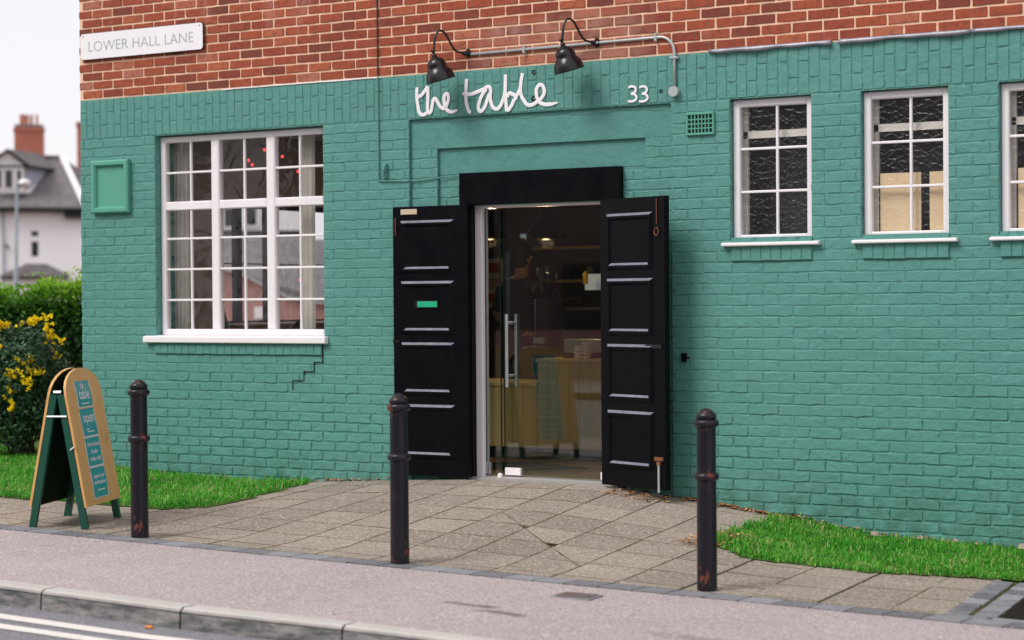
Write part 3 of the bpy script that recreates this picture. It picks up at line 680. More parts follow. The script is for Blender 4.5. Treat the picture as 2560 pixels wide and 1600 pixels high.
while x < 9.6:
    w = .075; lo, hi = ((SH, .105), (SO, .215)) if i % 2 else ((SO, .215), (SH, .105)); zt = 3.153
    put(random.choice(hi[0]), 'painted_brick', x + w / 2, 0, zt - hi[1] / 2 - .004, 1, random.uniform(.6, 1.3), pool, .006)
    put(random.choice(lo[0]), 'painted_brick', x + w / 2, 0, zt - hi[1] - .012 - lo[1] / 2, 1, random.uniform(.6, 1.3), pool, .006)
    x += w + .0005; i += 1
flush(pool, 'painted_bricks', 'green_paint', lambda q: inframe(q[2], q[4]), WG)
# brick-on-edge courses under the sills
for a, b, zt, zb in ((.774, 2.478, 1.098, 1.014), (5.965, 6.555, 1.80, 1.694), (6.914, 7.5, 1.80, 1.694), (7.838, 8.42, 1.80, 1.694)):
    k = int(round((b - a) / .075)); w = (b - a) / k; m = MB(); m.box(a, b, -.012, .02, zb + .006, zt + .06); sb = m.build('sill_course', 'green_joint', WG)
    for q in range(k):
        m = MB(); m.bev(a + q * w + .0012, a + (q + 1) * w - .0012, -.017 + random.uniform(-.0015, .0015), .0, zb + random.uniform(0, .006), zt, .004); m.build('painted_brick', 'green_paint', sb)
# side, back and inner walls, floor, ceilings and roof
def plate(m, *b): m.box(*b)
m = MB(); m.box(-.03, .22, .24, 1.58, -.6, 5.9); m.box(-.03, .22, 3.9, 9, -.6, 5.9); m.box(-.03, .22, 1.58, 3.9, -.6, 1.22); m.box(-.03, .22, 1.58, 3.9, 2.36, 5.9)
m.box(.22, 14, 8.75, 9, -.6, 5.9); m.box(13.75, 14, .24, 8.75, -.6, 5.9); m.build('outer_wall', 'brown_brick', WG)
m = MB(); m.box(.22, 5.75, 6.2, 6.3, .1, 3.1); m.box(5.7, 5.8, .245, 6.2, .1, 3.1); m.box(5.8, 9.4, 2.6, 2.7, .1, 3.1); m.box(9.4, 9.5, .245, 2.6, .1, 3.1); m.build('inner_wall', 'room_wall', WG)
MB().box(.22, 9.4, .245, 6.2, 3.0, 3.1).build('room_ceiling', 'room_white', WG)
MB().box(.22, 9.4, .242, 6.2, -.1, .112).build('shop_floor', 'floor_wood', WG)
m = MB(); m.prism([(-.4, 5.75), (4.6, 8.9), (9.4, 5.75)], -.25, 14.2, lambda a, b, h: (h, a, b)); m.build('pitched_roof', 'slate', WG)
m = MB(); m.box(-.2, 14.2, -.45, -.33, 5.66, 5.78); m.build('gutter', 'timber_black', WG)
# lead strips over the band
for a, b in ((5.805, 6.70), (6.755, 7.65), (7.66, 8.6), (8.62, 9.5)):
    m = MB(); k = 26; vs = []
    for q in range(k + 1):
        x = a + (b - a) * q / k; w = .004 * math.sin(x * 9) + .003 * math.sin(x * 23 + 1)
        vs += [(x, -.004, 3.172), (x, -.016 + w * .6, 3.170), (x, -.028 + w, 3.162 + w * .3), (x, -.03 + w, 3.142 + w), (x, -.004, 3.139 + w)]
    m.add(vs, [(5 * q + j, 5 * q + 5 + j, 5 * q + 6 + j, 5 * q + 1 + j) for q in range(k) for j in range(4)] + [(0, 1, 2, 3, 4), (5 * k + 4, 5 * k + 3, 5 * k + 2, 5 * k + 1, 5 * k)])
    m.build('lead_flashing', 'lead', WG, True)
# ragged pale mortar line where the paint stops
m = MB(); x = 1.5
while x < 3.0:
    w = random.uniform(.05, .14); m.bev(x, x + w, -.007, .003, 3.150 + random.uniform(-.001, .002), 3.159 + random.uniform(0, .003), .002); x += w
m.build('paint_edge', 'sign_paint', WG)
# settlement crack, a narrow open joint stepping down from the sill
m = MB(); pth = [(2.482, 1.098), (2.484, .962), (2.40, .962), (2.40, .888), (2.30, .888), (2.30, .815), (2.19, .815), (2.19, .74)]
for (a, b), (c, d) in zip(pth, pth[1:]):
    m.box(min(a, c) - .003, max(a, c) + .003, -.0092, .003, min(b, d) - .003 + (.006 if a == c else 0), max(b, d) + .003 - (.006 if a == c else 0))
m.build('crack', 'dark_glass', WG)
m = MB(); P_ = [(3.34 + .07 * k, 2.785 + .008 * math.sin(k * .8) + .004 * math.sin(k * 2.1) - .004 * (k > 16)) for k in range(31)]
m.tube([(a, .0285, b) for a, b in P_], .0016, 4); m.build('crack', 'dark_soil', WG)
# drilled holes left over the door
for x, z, r in ((4.402, 3.107, .017), (4.40, 2.915, .02), (5.43, 2.905, .012)):
    m = MB(); k = 12; vs = []
    for q in range(k):
        a = 6.283 * q / k; rr = r * random.uniform(.8, 1.2); vs.append((x + rr * math.cos(a), -.0075, z + rr * math.sin(a)))
    vs += [(x + r * .35 * math.cos(6.283 * q / k), .0, z + r * .35 * math.sin(6.283 * q / k)) for q in range(k)]
    m.add(vs, [(q, (q + 1) % k, k + (q + 1) % k, k + q) for q in range(k)] + [tuple(range(k, 2 * k))])
    m.build('wall_hole', 'dark_soil', WG)

# ---- windows
def window(x0, x1, z0, z1, y, fw, cols, rows, bars_x, bars_z, gl, sill, label=None, sash=None):
    f = MB(); yb = y + .06
    for a, b, c, d in ((x0, x0 + fw, z0, z1), (x1 - fw, x1, z0, z1)): f.bev(a, b, y, yb, c, d, .008)
    f.bev(x0 + fw, x1 - fw, y + .001, yb, z1 - fw, z1, .008); f.bev(x0 + fw, x1 - fw, y + .001, yb, z0, z0 + fw, .008)
    for a, b in cols: f.bev(a, b, y + .002, yb, z0 + fw, z1 - fw, .008)
    xe = [x0 + fw] + [v for c in cols for v in c] + [x1 - fw]
    for k in range(0, len(xe), 2):
        for a, b in rows: f.bev(xe[k], xe[k + 1], y + .004, yb, a, b, .008)
    o = f.build('window', 'white_frame', WG)
    ze = [z0 + fw] + [v for c in rows for v in c] + [z1 - fw]
    for k in range(0, len(xe), 2):
        a, b = xe[k], xe[k + 1]; bx = [v for v in bars_x if a < v < b]
        for j in range(0, len(ze), 2):
            c, d = ze[j], ze[j + 1]; bz = sorted(v for v in bars_z if c < v < d)
            gb = MB()
            for v in bz: gb.bev(a, b, y + .014, y + .034, v - .009, v + .009, .004)
            zz = [c] + bz + [d]
            for v in bx:
                for p, q in zip(zz, zz[1:]): gb.bev(v - .009, v + .009, y + .013, y + .035, p + (.0092 if p in bz else 0), q - (.0092 if q in bz else 0), .004)
            gb.build('glazing_bar', 'white_frame', o)
            xx_ = [a] + bx + [b]
            for p, q in zip(xx_, xx_[1:]):
                for r, s_ in zip(zz, zz[1:]):
                    t1, t2 = random.gauss(0, .0006), random.gauss(0, .0006)
                    MB().quad((p, y + .03 + t1, r), (q, y + .03 - t1, r), (q, y + .03 - t1 + t2, s_), (p, y + .03 + t1 + t2, s_)).build('pane', gl, o)
    sx0, sx1, sz0, sz1 = sill
    m = MB(); m.prism([(-.045, sz0), (-.05, sz0 + .006), (-.05, sz1 - .012), (-.045, sz1 - .006), (-.003, sz1), (-.003, sz0)], sx0, sx1, lambda a, b, h: (h, a, b)); m.build('window_sill', 'white_sill', o)
    m = MB(); m.box(x0 + .001, x1 - .001, -.002, y + .06, sz0 + .006, z0); m.build('sill_board', 'white_sill', o)
    return o
window(.790, 2.497, 1.168, ZB - .008, .065, .05, [(1.323, 1.404), (1.887, 1.971)], [(2.198, 2.270)], [1.100, 1.656, 2.213], [2.509, 1.964, 1.711, 1.458], 'window_glass', (.684, 2.536, 1.108, 1.165))
for a in (5.9545, 6.9005, 7.8265, 8.7505):
    window(a, a + .595, 1.828, ZB - .004, .05, .052, [], [], [a + .322], [2.472, 2.176], 'obscure_glass', (a - .05, a + .66, 1.80, 1.828))
# side wall window of the corner room
f = MB()
for a, b, c, d in ((1.581, 1.62, 1.221, 2.359), (1.92, 2.0, 1.221, 2.359), (2.38, 2.4, 1.26, 2.32), (3.02, 3.05, 1.26, 2.32), (3.86, 3.899, 1.221, 2.359), (1.62, 3.86, 1.221, 1.26), (1.62, 3.86, 2.32, 2.359), (1.62, 3.86, 1.79, 1.80)): f.box(.05, .11, a, b, c, d)
sw = f.build('side_window', 'timber_black', WG); MB().quad((.08, 1.6, 1.24), (.08, 3.88, 1.24), (.08, 3.88, 2.34), (.08, 1.6, 2.34)).build('pane', 'window_glass', sw)
MB().box(.12, .35, 1.59, 3.89, 1.223, 1.24).build('inner_sill', 'white_sill', sw)

# ---- door: lintel, frame, glass leaves
MB().bev(3.753, 5.098, -.012, .2, 2.152, 2.392, .006).build('lintel', 'black_paint', WG)
MB().box(3.755, 3.822, .05, .24, .05, 2.15).build('door_jamb', 'black_paint', WG); MB().box(5.05, 5.1, .05, .24, .05, 2.15).build('door_jamb', 'black_paint', WG)
dr = MB().bev(3.823, 3.885, .10, .19, .112, 2.13, .004).bev(5.0, 5.049, .10, .19, .112, 2.13, .004).bev(3.823, 5.049, .10, .19, 2.131, 2.15, .003).build('glass_door', 'white_frame', WG)
MB().box(3.80, 5.05, .02, .245, .05, .116).build('threshold', 'galvanised', dr)
def pane(n, a, b, mt, y=.14): return MB().box(a, b, y, y + .01, .125, 2.128).build(n, mt, dr)
pane('side_light', 3.889, 4.015, 'door_glass'); MB().add([(a, y + e, z) for z in (.125, 2.128) for a, y, e in ((4.03, .174, 0), (4.93, .136, 0), (4.93, .136, .01), (4.03, .174, .01))], [(0, 3, 2, 1), (4, 5, 6, 7), (0, 1, 5, 4), (1, 2, 6, 5), (2, 3, 7, 6), (3, 0, 4, 7)]).build('door_leaf', 'door_glass', dr); pane('side_light', 4.94, 4.998, 'green_film')
m = MB(); m.box(4.016, 4.02, .137, .151, .125, 2.128); m.box(4.0245, 4.0295, .173, .185, .125, 2.128); m.box(3.8855, 3.889, .139, .151, .125, 2.128); m.build('glass_edge', 'edge_green', dr)
for y in (.10, .24):
    m = MB(); m.tube([(4.095, y, .79), (4.095, y, 1.335)], .0135, 14); o = smoothmod(m.build('handle', 'steel', dr))
    m = MB()
    for z in (.875, 1.27): m.tube([(4.095, y + (.012 if y < .15 else -.012), z), (4.095, .17 if y < .15 else .182, z)], .011, 10)
    m.build('handle_post', 'steel', dr)
MB().bev(4.035, 4.17, .16, .19, .128, .183, .003).build('patch_fitting', 'white_frame', dr)
for a, b, c, d in ((4.86, 4.99, .128, .183), (4.915, 4.99, .25, .34), (3.89, 3.925, .135, .22)):
    MB().bev(a, b, .128, .16, c, d, .003).build('patch_fitting', 'steel' if a < 3.9 else 'white_frame', dr)
MB().lathe([(.0, 0), (.02, .0), (.02, .02), (.012, .03), (0, .032)], (4.03, .1, .116), 12).build('floor_stop', 'white_frame', dr)
m = MB(); m.box(4.945, 4.995, .130, .137, 1.34, 1.62); o = m.build('notice', 'teal_poster', dr)
for k in range(7): MB().box(4.95, 4.99 - random.uniform(0, .02), .1285, .1296, 1.37 + k * .034, 1.376 + k * .034).build('notice_line', 'paper_white', o)

# ---- shutters (folded back door leaves)
def shutter(loc, rz, extra):
    w, z0, z1 = .665, 0.02, 2.055
    o = MB().bev(0, w, -.045, 0, z0, z1, .004).build('shutter', 'black_paint', WG); o.location = loc; o.rotation_euler = (0, 0, rz)
    x0, x1 = .072, w - .118
    for zt, zb in ((1.948, 1.578), (1.489, 1.115), (1.026, .652), (.557, .178)):
        m = MB(); l = MB(); y0 = -.045; yp = -.063; yi = -.05; a = .018; bb = .05
        rings = [(0, y0), (a, yp), (bb - .016, yp), (bb, yi)]
        zb2 = zb - .03
        def rect(d, y): return [(x0 + d, y, zb2 + d), (x1 - d, y, zb2 + d), (x1 - d, y, zt - d), (x0 + d, y, zt - d)]
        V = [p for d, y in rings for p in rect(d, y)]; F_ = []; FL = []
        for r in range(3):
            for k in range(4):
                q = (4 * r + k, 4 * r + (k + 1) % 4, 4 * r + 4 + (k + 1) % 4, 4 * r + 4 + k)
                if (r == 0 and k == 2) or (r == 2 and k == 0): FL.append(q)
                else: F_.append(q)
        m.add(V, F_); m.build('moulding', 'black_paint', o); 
        for q in FL: MB().add([V[i] for i in q], [(0, 1, 2, 3)]).build('ledge', 'sky_lit_ledge', o)
        MB().quad(*rect(bb, yi)).build('panel', 'black_paint', o)
    extra(o, w, z1); return o
def exL(o, w, z1):
    m = MB(); m.bev(.075, .222, -.049, -.044, 1.995, 2.035, .002); m.build('name_tag', 'painted_cream', o)
    MB().box(.2, .415, -.058, -.0505, 1.285, 1.345).build('letter_plate', 'black_enamel', o)
    MB().bev(.228, .405, -.062, -.0581, 1.292, 1.336, .002).build('letter_flap', 'emerald', o)
    MB().box(.0, .06, -.052, -.045, 1.02, 1.045).build('hasp', 'black_enamel', o)
    MB().tube([(.03, -.048, 1.84), (.032, -.056, 1.9), (.03, -.05, 1.97)], .004, 6).build('hook', 'rusty_iron', o)
def exR(o, w, z1):
    m = MB(); m.tube([(w - .075, -.05, 2.04), (w - .072, -.052, 1.86)], .003, 6)
    m.tube([(w - .072 + .02 * math.cos(a), -.056, 1.81 + .028 * math.sin(a)) for a in [1.57 + 6.283 * k / 14 for k in range(15)]], .004, 6); smoothmod(m.build('hook', 'rusty_iron', o))
    MB().box(w - .19, w - .03, -.054, -.045, 1.0, 1.028).build('hasp', 'black_enamel', o)
    m = MB(); m.tube([(w - .06, -.056, .005), (w - .06, -.056, .215)], .0085, 8); m.build('floor_bolt', 'galvanised', o)
    m = MB(); m.box(w - .1, w - .02, -.062, -.045, .225, .25); m.box(w - .075, w - .045, -.064, -.045, .195, .22); m.build('bolt_bracket', 'rusty_iron', o)
shutter((3.186, -.012, .098), 0, exL)
shutter((4.985, -.02, .098), R_(-20.5), exR)
m = MB(); m.tube([(5.6, -.01, 1.03), (5.6, -.05, 1.03), (5.66, -.055, 1.03)], .007, 7); m.box(5.58, 5.62, -.012, 0, 1.0, 1.06); m.build('shutter_catch', 'black_enamel', WG)

# ---- vent brick
v_ = MB().box(5.637, 5.835, -.0065, .03, 2.586, 2.733).build('air_brick', 'dark_glass', WG)
m = MB(); fr = .012
m.bev(5.63, 5.842, -.022, .0, 2.721, 2.74, .003).bev(5.63, 5.842, -.022, .0, 2.58, 2.596, .003).bev(5.63, 5.644, -.021, .0, 2.596, 2.721, .003).bev(5.828, 5.842, -.021, .0, 2.596, 2.721, .003)
m.build('vent_frame', 'green_gloss', v_)
m = MB()
for k in range(1, 7): x = 5.644 + .184 * k / 7; m.box(x - .0035, x + .0035, -.018, -.0066, 2.596, 2.721)
for k in range(1, 4): z = 2.596 + .125 * k / 4; m.box(5.644, 5.828, -.016, -.0066, z - .004, z + .004)
m.build('vent_grille', 'green_gloss', v_)

# ---- things fixed to the wall
o = empty('notice_frame', 'blank rectangular frame painted green on the wall left of the large window', 'wall frame', (.323, -.004, 2.413))
m = MB(); A, B_ = .205, .222
rings = [(0, 0), (0, -.035), (.012, -.045), (.038, -.045), (.05, -.03), (.056, -.012)]
def rct(d, y): return [(-A + d, y, -B_ + d), (A - d, y, -B_ + d), (A - d, y, B_ - d), (-A + d, y, B_ - d)]
m.add([p for d, y in rings for p in rct(d, y)], [(4 * r + k, 4 * r + (k + 1) % 4, 4 * r + 4 + (k + 1) % 4, 4 * r + 4 + k) for r in range(5) for k in range(4)])
m.build('moulding', 'green_gloss', o); MB().quad(*rct(.056, -.012)).build('panel', 'green_gloss', o)

def meshed(name, cu, parent):
    t_ = bpy.data.objects.new(name, cu); me = bpy.data.meshes.new_from_object(t_); bpy.data.objects.remove(t_); me.name = name
    return link(bpy.data.objects.new(name, me), parent)
def text(body, size, mat, parent, loc, rot=(R_(90), 0, 0), name='lettering', sx=1., align='CENTER', ext=.0008, off=0., sh=0):
    cu = bpy.data.curves.new(name, 'FONT'); cu.body = body; cu.size = size; cu.align_x = align; cu.extrude = ext; cu.offset = off; cu.shear = sh
    cu.materials.append(M[mat]); o = meshed(name, cu, parent); o.location = loc; o.rotation_euler = rot; o.scale = (sx, 1, 1); return o
def strokes(name, paths, r, mat, parent=None, flat=.12, loc=(0, 0, 0)):
    cu = bpy.data.curves.new(name, 'CURVE'); cu.dimensions = '3D'; cu.bevel_depth = r; cu.bevel_resolution = 3; cu.use_fill_caps = True; cu.resolution_u = 8
    for p in paths:
        s_ = cu.splines.new('BEZIER'); s_.bezier_points.add(len(p) - 1)
        for q, a in zip(s_.bezier_points, p):
            q.co = (a[0], 0, a[1]); q.handle_left_type = q.handle_right_type = 'AUTO'
            if len(a) > 2: q.radius = a[2]
    cu.materials.append(M[mat]); o = meshed(name, cu, parent); o.scale = (1, flat, 1); o.location = loc; return o
# street name plate
o = empty('street_name_plate', 'white street name plate reading LOWER HALL LANE on the red brick', 'street sign', (.672, -.006, 3.601))
def rrect(w, h, r, k=5): return [(sx * (w - r) + r * math.cos(a), sz * (h - r) + r * math.sin(a)) for sx, sz, a0 in ((1, 1, 0), (-1, 1, 90), (-1, -1, 180), (1, -1, 270)) for a in [R_(a0 + 90 * q / k) for q in range(k + 1)]]
ax = lambda a, b, h: (a, h, b)
MB().prism(rrect(.664, .112, .03), -.012, -.024, ax).build('plate_edge', 'sign_edge', o)
MB().prism(rrect(.660, .108, .027), -.0245, -.028, ax).build('plate', 'sign_white', o)
MB().box(-.6, -.5, -.012, .006, -.02, .02).box(.5, .6, -.012, .006, -.02, .02).build('bracket', 'sign_edge', o)
text('LOWER HALL LANE', .123, 'faded_letter', o, (-.005, -.0285, -.045), sx=1.06, off=-.0015)
for a in (-.63, .63):
    MB().lathe([(0, 0), (.006, 0), (.004, .003), (0, .004)], (a, -.0281, .085), 8, Matrix.Rotation(R_(90), 4, 'X')).build('screw', 'sign_edge', o)
# painted shop name and number
TH = [[(3.385, 3.057), (3.382, 2.984), (3.393, 2.913), (3.407, 2.862), (3.434, 2.846), (3.47, 2.857)], [(3.379, 2.982), (3.418, 2.992), (3.454, 3.025), (3.481, 3.058)],
 [(3.482, 3.058), (3.482, 2.958), (3.479, 2.889), (3.488, 2.858), (3.503, 2.862), (3.521, 2.916), (3.542, 2.962), (3.566, 2.938), (3.601, 2.892), (3.63, 2.885), (3.654, 2.918), (3.666, 2.967), (3.654, 2.99), (3.634, 2.984), (3.627, 2.94), (3.636, 2.895), (3.659, 2.866), (3.694, 2.854), (3.744, 2.866, .45)]]
TB = [[(3.827, 3.093), (3.821, 3.017), (3.82, 2.938), (3.837, 2.868), (3.848, 2.846), (3.863, 2.845)],
 [(3.789, 2.985, .7), (3.847, 2.976), (3.922, 2.991), (3.974, 3.008), (4.02, 3.022), (4.034, 3.004), (4.031, 2.956), (4.039, 2.901), (4.058, 2.866), (4.087, 2.854), (4.115, 2.872), (4.138, 2.915), (4.156, 2.963), (4.162, 3.035), (4.163, 3.104)],
 [(3.997, 3.007), (3.962, 2.965), (3.938, 2.917), (3.929, 2.863), (3.944, 2.845), (3.972, 2.861), (4.002, 2.918), (4.025, 2.971)],
 [(4.159, 2.997), (4.164, 2.928), (4.169, 2.869), (4.175, 2.842), (4.206, 2.862), (4.234, 2.909), (4.252, 2.933), (4.224, 2.954), (4.195, 2.963), (4.178, 2.937)],
 [(4.309, 3.104), (4.297, 3.051), (4.286, 2.989), (4.263, 2.951), (4.24, 2.928)],
 [(4.289, 2.998), (4.294, 2.95), (4.319, 2.904), (4.352, 2.869), (4.385, 2.867), (4.424, 2.884), (4.464, 2.91), (4.489, 2.947), (4.486, 2.986), (4.459, 3.01), (4.431, 2.99), (4.425, 2.942), (4.444, 2.892), (4.48, 2.868), (4.535, 2.863), (4.601, 2.871, .45)]]
o = empty('painted_shop_name', 'white hand painted script lettering on the green band over the door', 'shop sign', (0, -.0075, 0))
strokes('lettering', TH, .0147, 'sign_paint', o); strokes('lettering', TB, .0147, 'sign_paint', o)
def three(x, z):
    c = [(x - .03, z + .047), (x, z + .053), (x + .026, z + .04), (x + .022, z + .012), (x - .008, z + .002)]
    d = [(x - .008, z + .002), (x + .024, z - .008), (x + .034, z - .032), (x + .006, z - .052), (x - .033, z - .05)]
    return [c, d]
o = empty('painted_house_number', 'white painted number 33 on the green band, far right of the script lettering', 'house number', (0, -.0075, 0))
strokes('numeral', three(5.206, 2.898), .0088, 'sign_paint', o, .15); strokes('numeral', three(5.293, 2.893), .0088, 'sign_paint', o, .15)

# swan neck sign lamps
def lamp(x, z, label):
    o = empty('swan_neck_lamp', label, 'wall lamp', (x, 0, z), group='swan neck lamps over the painted lettering')
    m = MB(); m.tube([(0, -.001, 0), (0, -.012, 0)], .036, 20); m.tube([(0, -.012, 0), (0, -.05, .0)], [.02, .013], 14); smoothmod(m.build('wall_mount', 'black_enamel', o))
    pts = [(0, -.03, .0), (0, -.07, .006), (0, -.105, .016), (0, -.136, .05), (0, -.163, .1), (0, -.188, .138), (0, -.218, .158), (0, -.245, .155), (0, -.266, .12), (0, -.276, .075), (0, -.281, .03), (0, -.285, -.005)]
    P2 = []
    for i in range(len(pts) - 1):
        p0, p1, p2, p3 = (Vector(pts[max(i - 1, 0)]), Vector(pts[i]), Vector(pts[i + 1]), Vector(pts[min(i + 2, len(pts) - 1)]))
        for t_ in (0, .33, .66): P2.append(.5 * ((2 * p1) + (p2 - p0) * t_ + (2 * p0 - 5 * p1 + 4 * p2 - p3) * t_ * t_ + (-p0 + 3 * p1 - 3 * p2 + p3) * t_ ** 3))
    P2.append(Vector(pts[-1])); m = MB(); m.tube(P2, .0085, 12); m.build('arm', 'black_enamel', o, True)
    o.rotation_euler = (0, 0, R_(-35)); Rm = Matrix.Rotation(R_(17), 4, 'X')
    m = MB(); m.lathe([(.0, .004), (.012, .004), (.016, 0), (.016, -.012), (.011, -.016), (.011, -.03), (.016, -.034), (.018, -.05), (0, -.05)], (0, -.29, .012), 16, Rm); m.build('collar', 'black_enamel', o, True)
    pr = [(0, 0), (.017, -.002), (.022, -.012), (.045, -.022), (.062, -.045), (.067, -.07), (.065, -.085), (.074, -.096), (.088, -.118), (.097, -.145), (.102, -.175), (.104, -.184), (.1, -.184), (.094, -.15), (.082, -.12), (.06, -.09), (.058, -.05), (.02, -.03), (0, -.028)]
    off = Rm @ Vector((0, 0, -.048)); pr = [(a * 1.08, b * 1.02) for a, b in pr]; m = MB(); m.lathe(pr, (0, -.293 + off.y, .014 + off.z), 32, Rm); m.build('shade', 'black_enamel', o, True)
lamp(3.843, 3.281, 'black swan neck lamp above the first painted word, nearer the large window'); lamp(4.928, 3.282, 'black swan neck lamp right of the painted words, nearer the conduit bend')
# conduit
o = empty('conduit_run', 'pale grey metal conduit joining the two lamps and dropping to a round box', 'conduit')
pts = [(3.875, -.018, 3.272), (5.43, -.018, 3.283)] + [(5.43 + .113 * math.sin(a), -.018, 3.17 + .113 * math.cos(a)) for a in [R_(9 * k) for k in range(1, 11)]] + [(5.543, -.018, 2.925)]
m = MB(); m.tube(pts, .0105, 12); m.build('pipe', 'grey_conduit', o, True)
for x, z, v in ((4.33, 3.275, 0), (5.40, 3.283, 0), (5.543, 3.13, 1)):
    m = MB(); a, b = (.009, .03) if not v else (.03, .009); m.bev(x - a, x + a, -.033, -.002, z - b, z + b, .004)
    for s_ in (1, -1): m.lathe([(0, 0), (.007, 0), (.005, .003), (0, .004)], (x + (s_ * .022 if v else 0), -.033, z + (0 if v else s_ * .022)), 8, Matrix.Rotation(R_(90), 4, 'X'))
    m.build('saddle_clip', 'grey_conduit', o)
m = MB(); m.tube([(5.543, -.002, 2.893), (5.543, -.04, 2.893)], .036, 22); m.tube([(5.543, -.04, 2.893), (5.543, -.044, 2.893)], .037, 22); o2 = smoothmod(m.build('round_box', 'grey_conduit', o))
MB().add([(5.527, -.0445, 2.887), (5.531, -.0445, 2.882), (5.559, -.0445, 2.899), (5.555, -.0445, 2.904)], [(0, 1, 2, 3)]).build('screw_slot', 'galvanised', o2)
# old cable with its junction and the wire running to the lintel
o = empty('wall_cable', 'thin dark cable down the wall with a rusty bracket and wire to the lintel', 'cable')
MB().tube([(3.03, -.012, 5.6), (3.03, -.012, 3.17)], .0065, 7).build('cable', 'dark_cable', o)
MB().tube([(3.03, -.010, 3.17), (3.029, -.010, 2.36)], .006, 7).build('cable', 'green_paint', o)
MB().bev(3.075, 3.108, -.03, -.002, 2.38, 2.49, .006).tube([(3.095, -.035, 2.47), (3.1, -.045, 2.44), (3.093, -.03, 2.40)], .008, 7).build('bracket', 'green_paint', o)
MB().tube([(3.029, -.011, 2.362), (3.1, -.012, 2.358), (3.3, -.012, 2.352), (3.31, .015, 2.352), (3.5, .015, 2.362), (3.6, .04, 2.372), (3.75, .035, 2.378)], .0048, 7).build('wire', 'green_paint', o)

# ---------------------------------------------------------------- bollards
def bollard(x, y, label):
    o = empty('bollard', label, 'bollard', (x, y, G(x, y) - .002), rz=random.uniform(0, 6), group='black iron bollards along the paving edge')
    m = MB(); m.lathe([(.0, -.03), (.0565, -.03), (.056, .02), (.055, .3), (.054, .6), (.054, .612), (.053, .66), (.053, .92), (0, .92)], n=28); a = m.build('post', 'rusty_black', o); smoothmod(a)
    def torus(z, r, h): return [(r - .022, z - h), (r - .008, z - h * .95), (r, z - h * .45), (r, z + h * .4), (r - .007, z + h * .85), (r - .022, z + h)]
    m = MB(); m.lathe(torus(.628, .0695, .021), n=28); m.build('ring', 'rusty_black', o, True)
    m = MB(); m.lathe(torus(.92, .0695, .021), n=28); m.build('ring', 'rusty_black', o, True)
    m = MB(); m.lathe([(.048, .938), (.055, .944), (.0575, .957), (.055, .968), (.046, .976), (.038, .986), (.022, .997), (.0, 1.004)], n=28); m.build('cap', 'rusty_black', o, True)
bollard(3.18, -2.94, 'rusty black bollard beside the folding board'); bollard(5.08, -2.83, 'rusty black bollard in front of the left shutter'); bollard(6.953, -2.61, 'rusty black bollard by the right grass verge')

# ---------------------------------------------------------------- folding board
ab = empty('folding_board', 'wooden folding pavement board with green legs and teal posters', 'pavement sign', (2.392, -2.675, G(2.39, -2.675)))
def bpanel(sgn):
    wa = Vector((-.235, .585, 0)).normalized(); na = Vector((.94, .38, 0)).normalized() * sgn   # width axis (near to far) and outward normal
    half = .315; spread = .205; top = 1.0; up = (Vector((0, 0, top)) - na * (spread - .025)).normalized(); nn = (wa.cross(up) if sgn > 0 else up.cross(wa)).normalized()
    if nn.dot(na) < 0: nn = -nn
    base = na * spread
    Tm = lambda a, b, h: base + wa * a + up * b + nn * h
    zb, zs, zt = .135, .875, 1.045
    arch = [(-half, zb), (half, zb), (half, zs)] + [(half * math.cos(R_(a)), zs + (zt - zs) * math.sin(R_(a)) ** .9) for a in range(15, 180, 15)] + [(-half, zs)]
    p = MB().prism(arch, .0, .016, Tm); o = p.build('board_panel', 'pine' , ab)
    MB().prism([(a * .985, b if b < zs else zs + (b - zs) * .97) for a, b in arch], -.004, -.0005, Tm).build('panel_back', 'hedge_dark', ab)
    for s_ in (-1, 1):
        a0, a1 = (s_ * half - .0, s_ * (half - .034)) if s_ > 0 else (-half, -half + .034)
        lo, hi = min(a0, a1), max(a0, a1)
        m = MB(); m.prism([(lo, 0), (hi, 0), (hi, zs + .01), (lo, zs + .01)], -.048, -.0045, Tm); m.build('leg', 'board_green', ab)
    return Tm, nn, wa, up
TR, nR, wR, uR = bpanel(1); TL, nL, wL, uL = bpanel(-1)
pn = None
Mx = Matrix((-wR, uR, nR)).transposed(); flip = Mx.determinant() < 0
ex = wR if (wR.cross(uR)).dot(nR) > 0 else -wR
Mr = Matrix((ex, uR, nR)).transposed().to_4x4(); sgn_ = 1 if ex.dot(wR) > 0 else -1
def ptext(body, size, x, z, sx=1., mat='paper_white', par=None):
    cu = bpy.data.curves.new('lettering', 'FONT'); cu.body = body; cu.size = size; cu.align_x = 'CENTER'; cu.extrude = .0003; cu.offset = .0006; cu.materials.append(M[mat])
    o = meshed('lettering', cu, par); o.matrix_local = Matrix.Translation(TR(x * sgn_, z, .0215)) @ Mr @ Matrix.Diagonal((sx, 1, 1, 1)); return o
def fineprint(x, z, w, par):
    m = MB(); m.prism([(x - w / 2, z), (x + w / 2, z), (x + w / 2, z + .007), (x - w / 2, z + .007)], .0205, .0212, TR); m.build('small_print', 'paper_white', par)
def wavy(x0, x1, z0, z1, h0, h1, amp):
    m = MB(); k = 8; V = []
    for h in (h0, h1):
        for s_ in (0, 1):
            for q in range(k + 1):
                z = z0 + (z1 - z0) * q / k; x = (x0, x1)[s_] + amp * math.sin(z * 24 + s_ * .4); V.append(TR(x, z, h + .002 * math.sin(z * 31)))
    n = k + 1; F_ = [(2 * n + q, 3 * n + q, 3 * n + q + 1, 2 * n + q + 1) for q in range(k)] + [(q, q + 1, n + q + 1, n + q) for q in range(k)] + [(q, 2 * n + q, 2 * n + q + 1, q + 1) for q in range(k)] + [(n + q, n + q + 1, 3 * n + q + 1, 3 * n + q) for q in range(k)]
    return m.add(V, F_)
ps = wavy(-.155, .115, .165, .965, .0165, .0175, .006).build('poster_strip', 'paper_white', ab)
c0 = -.02
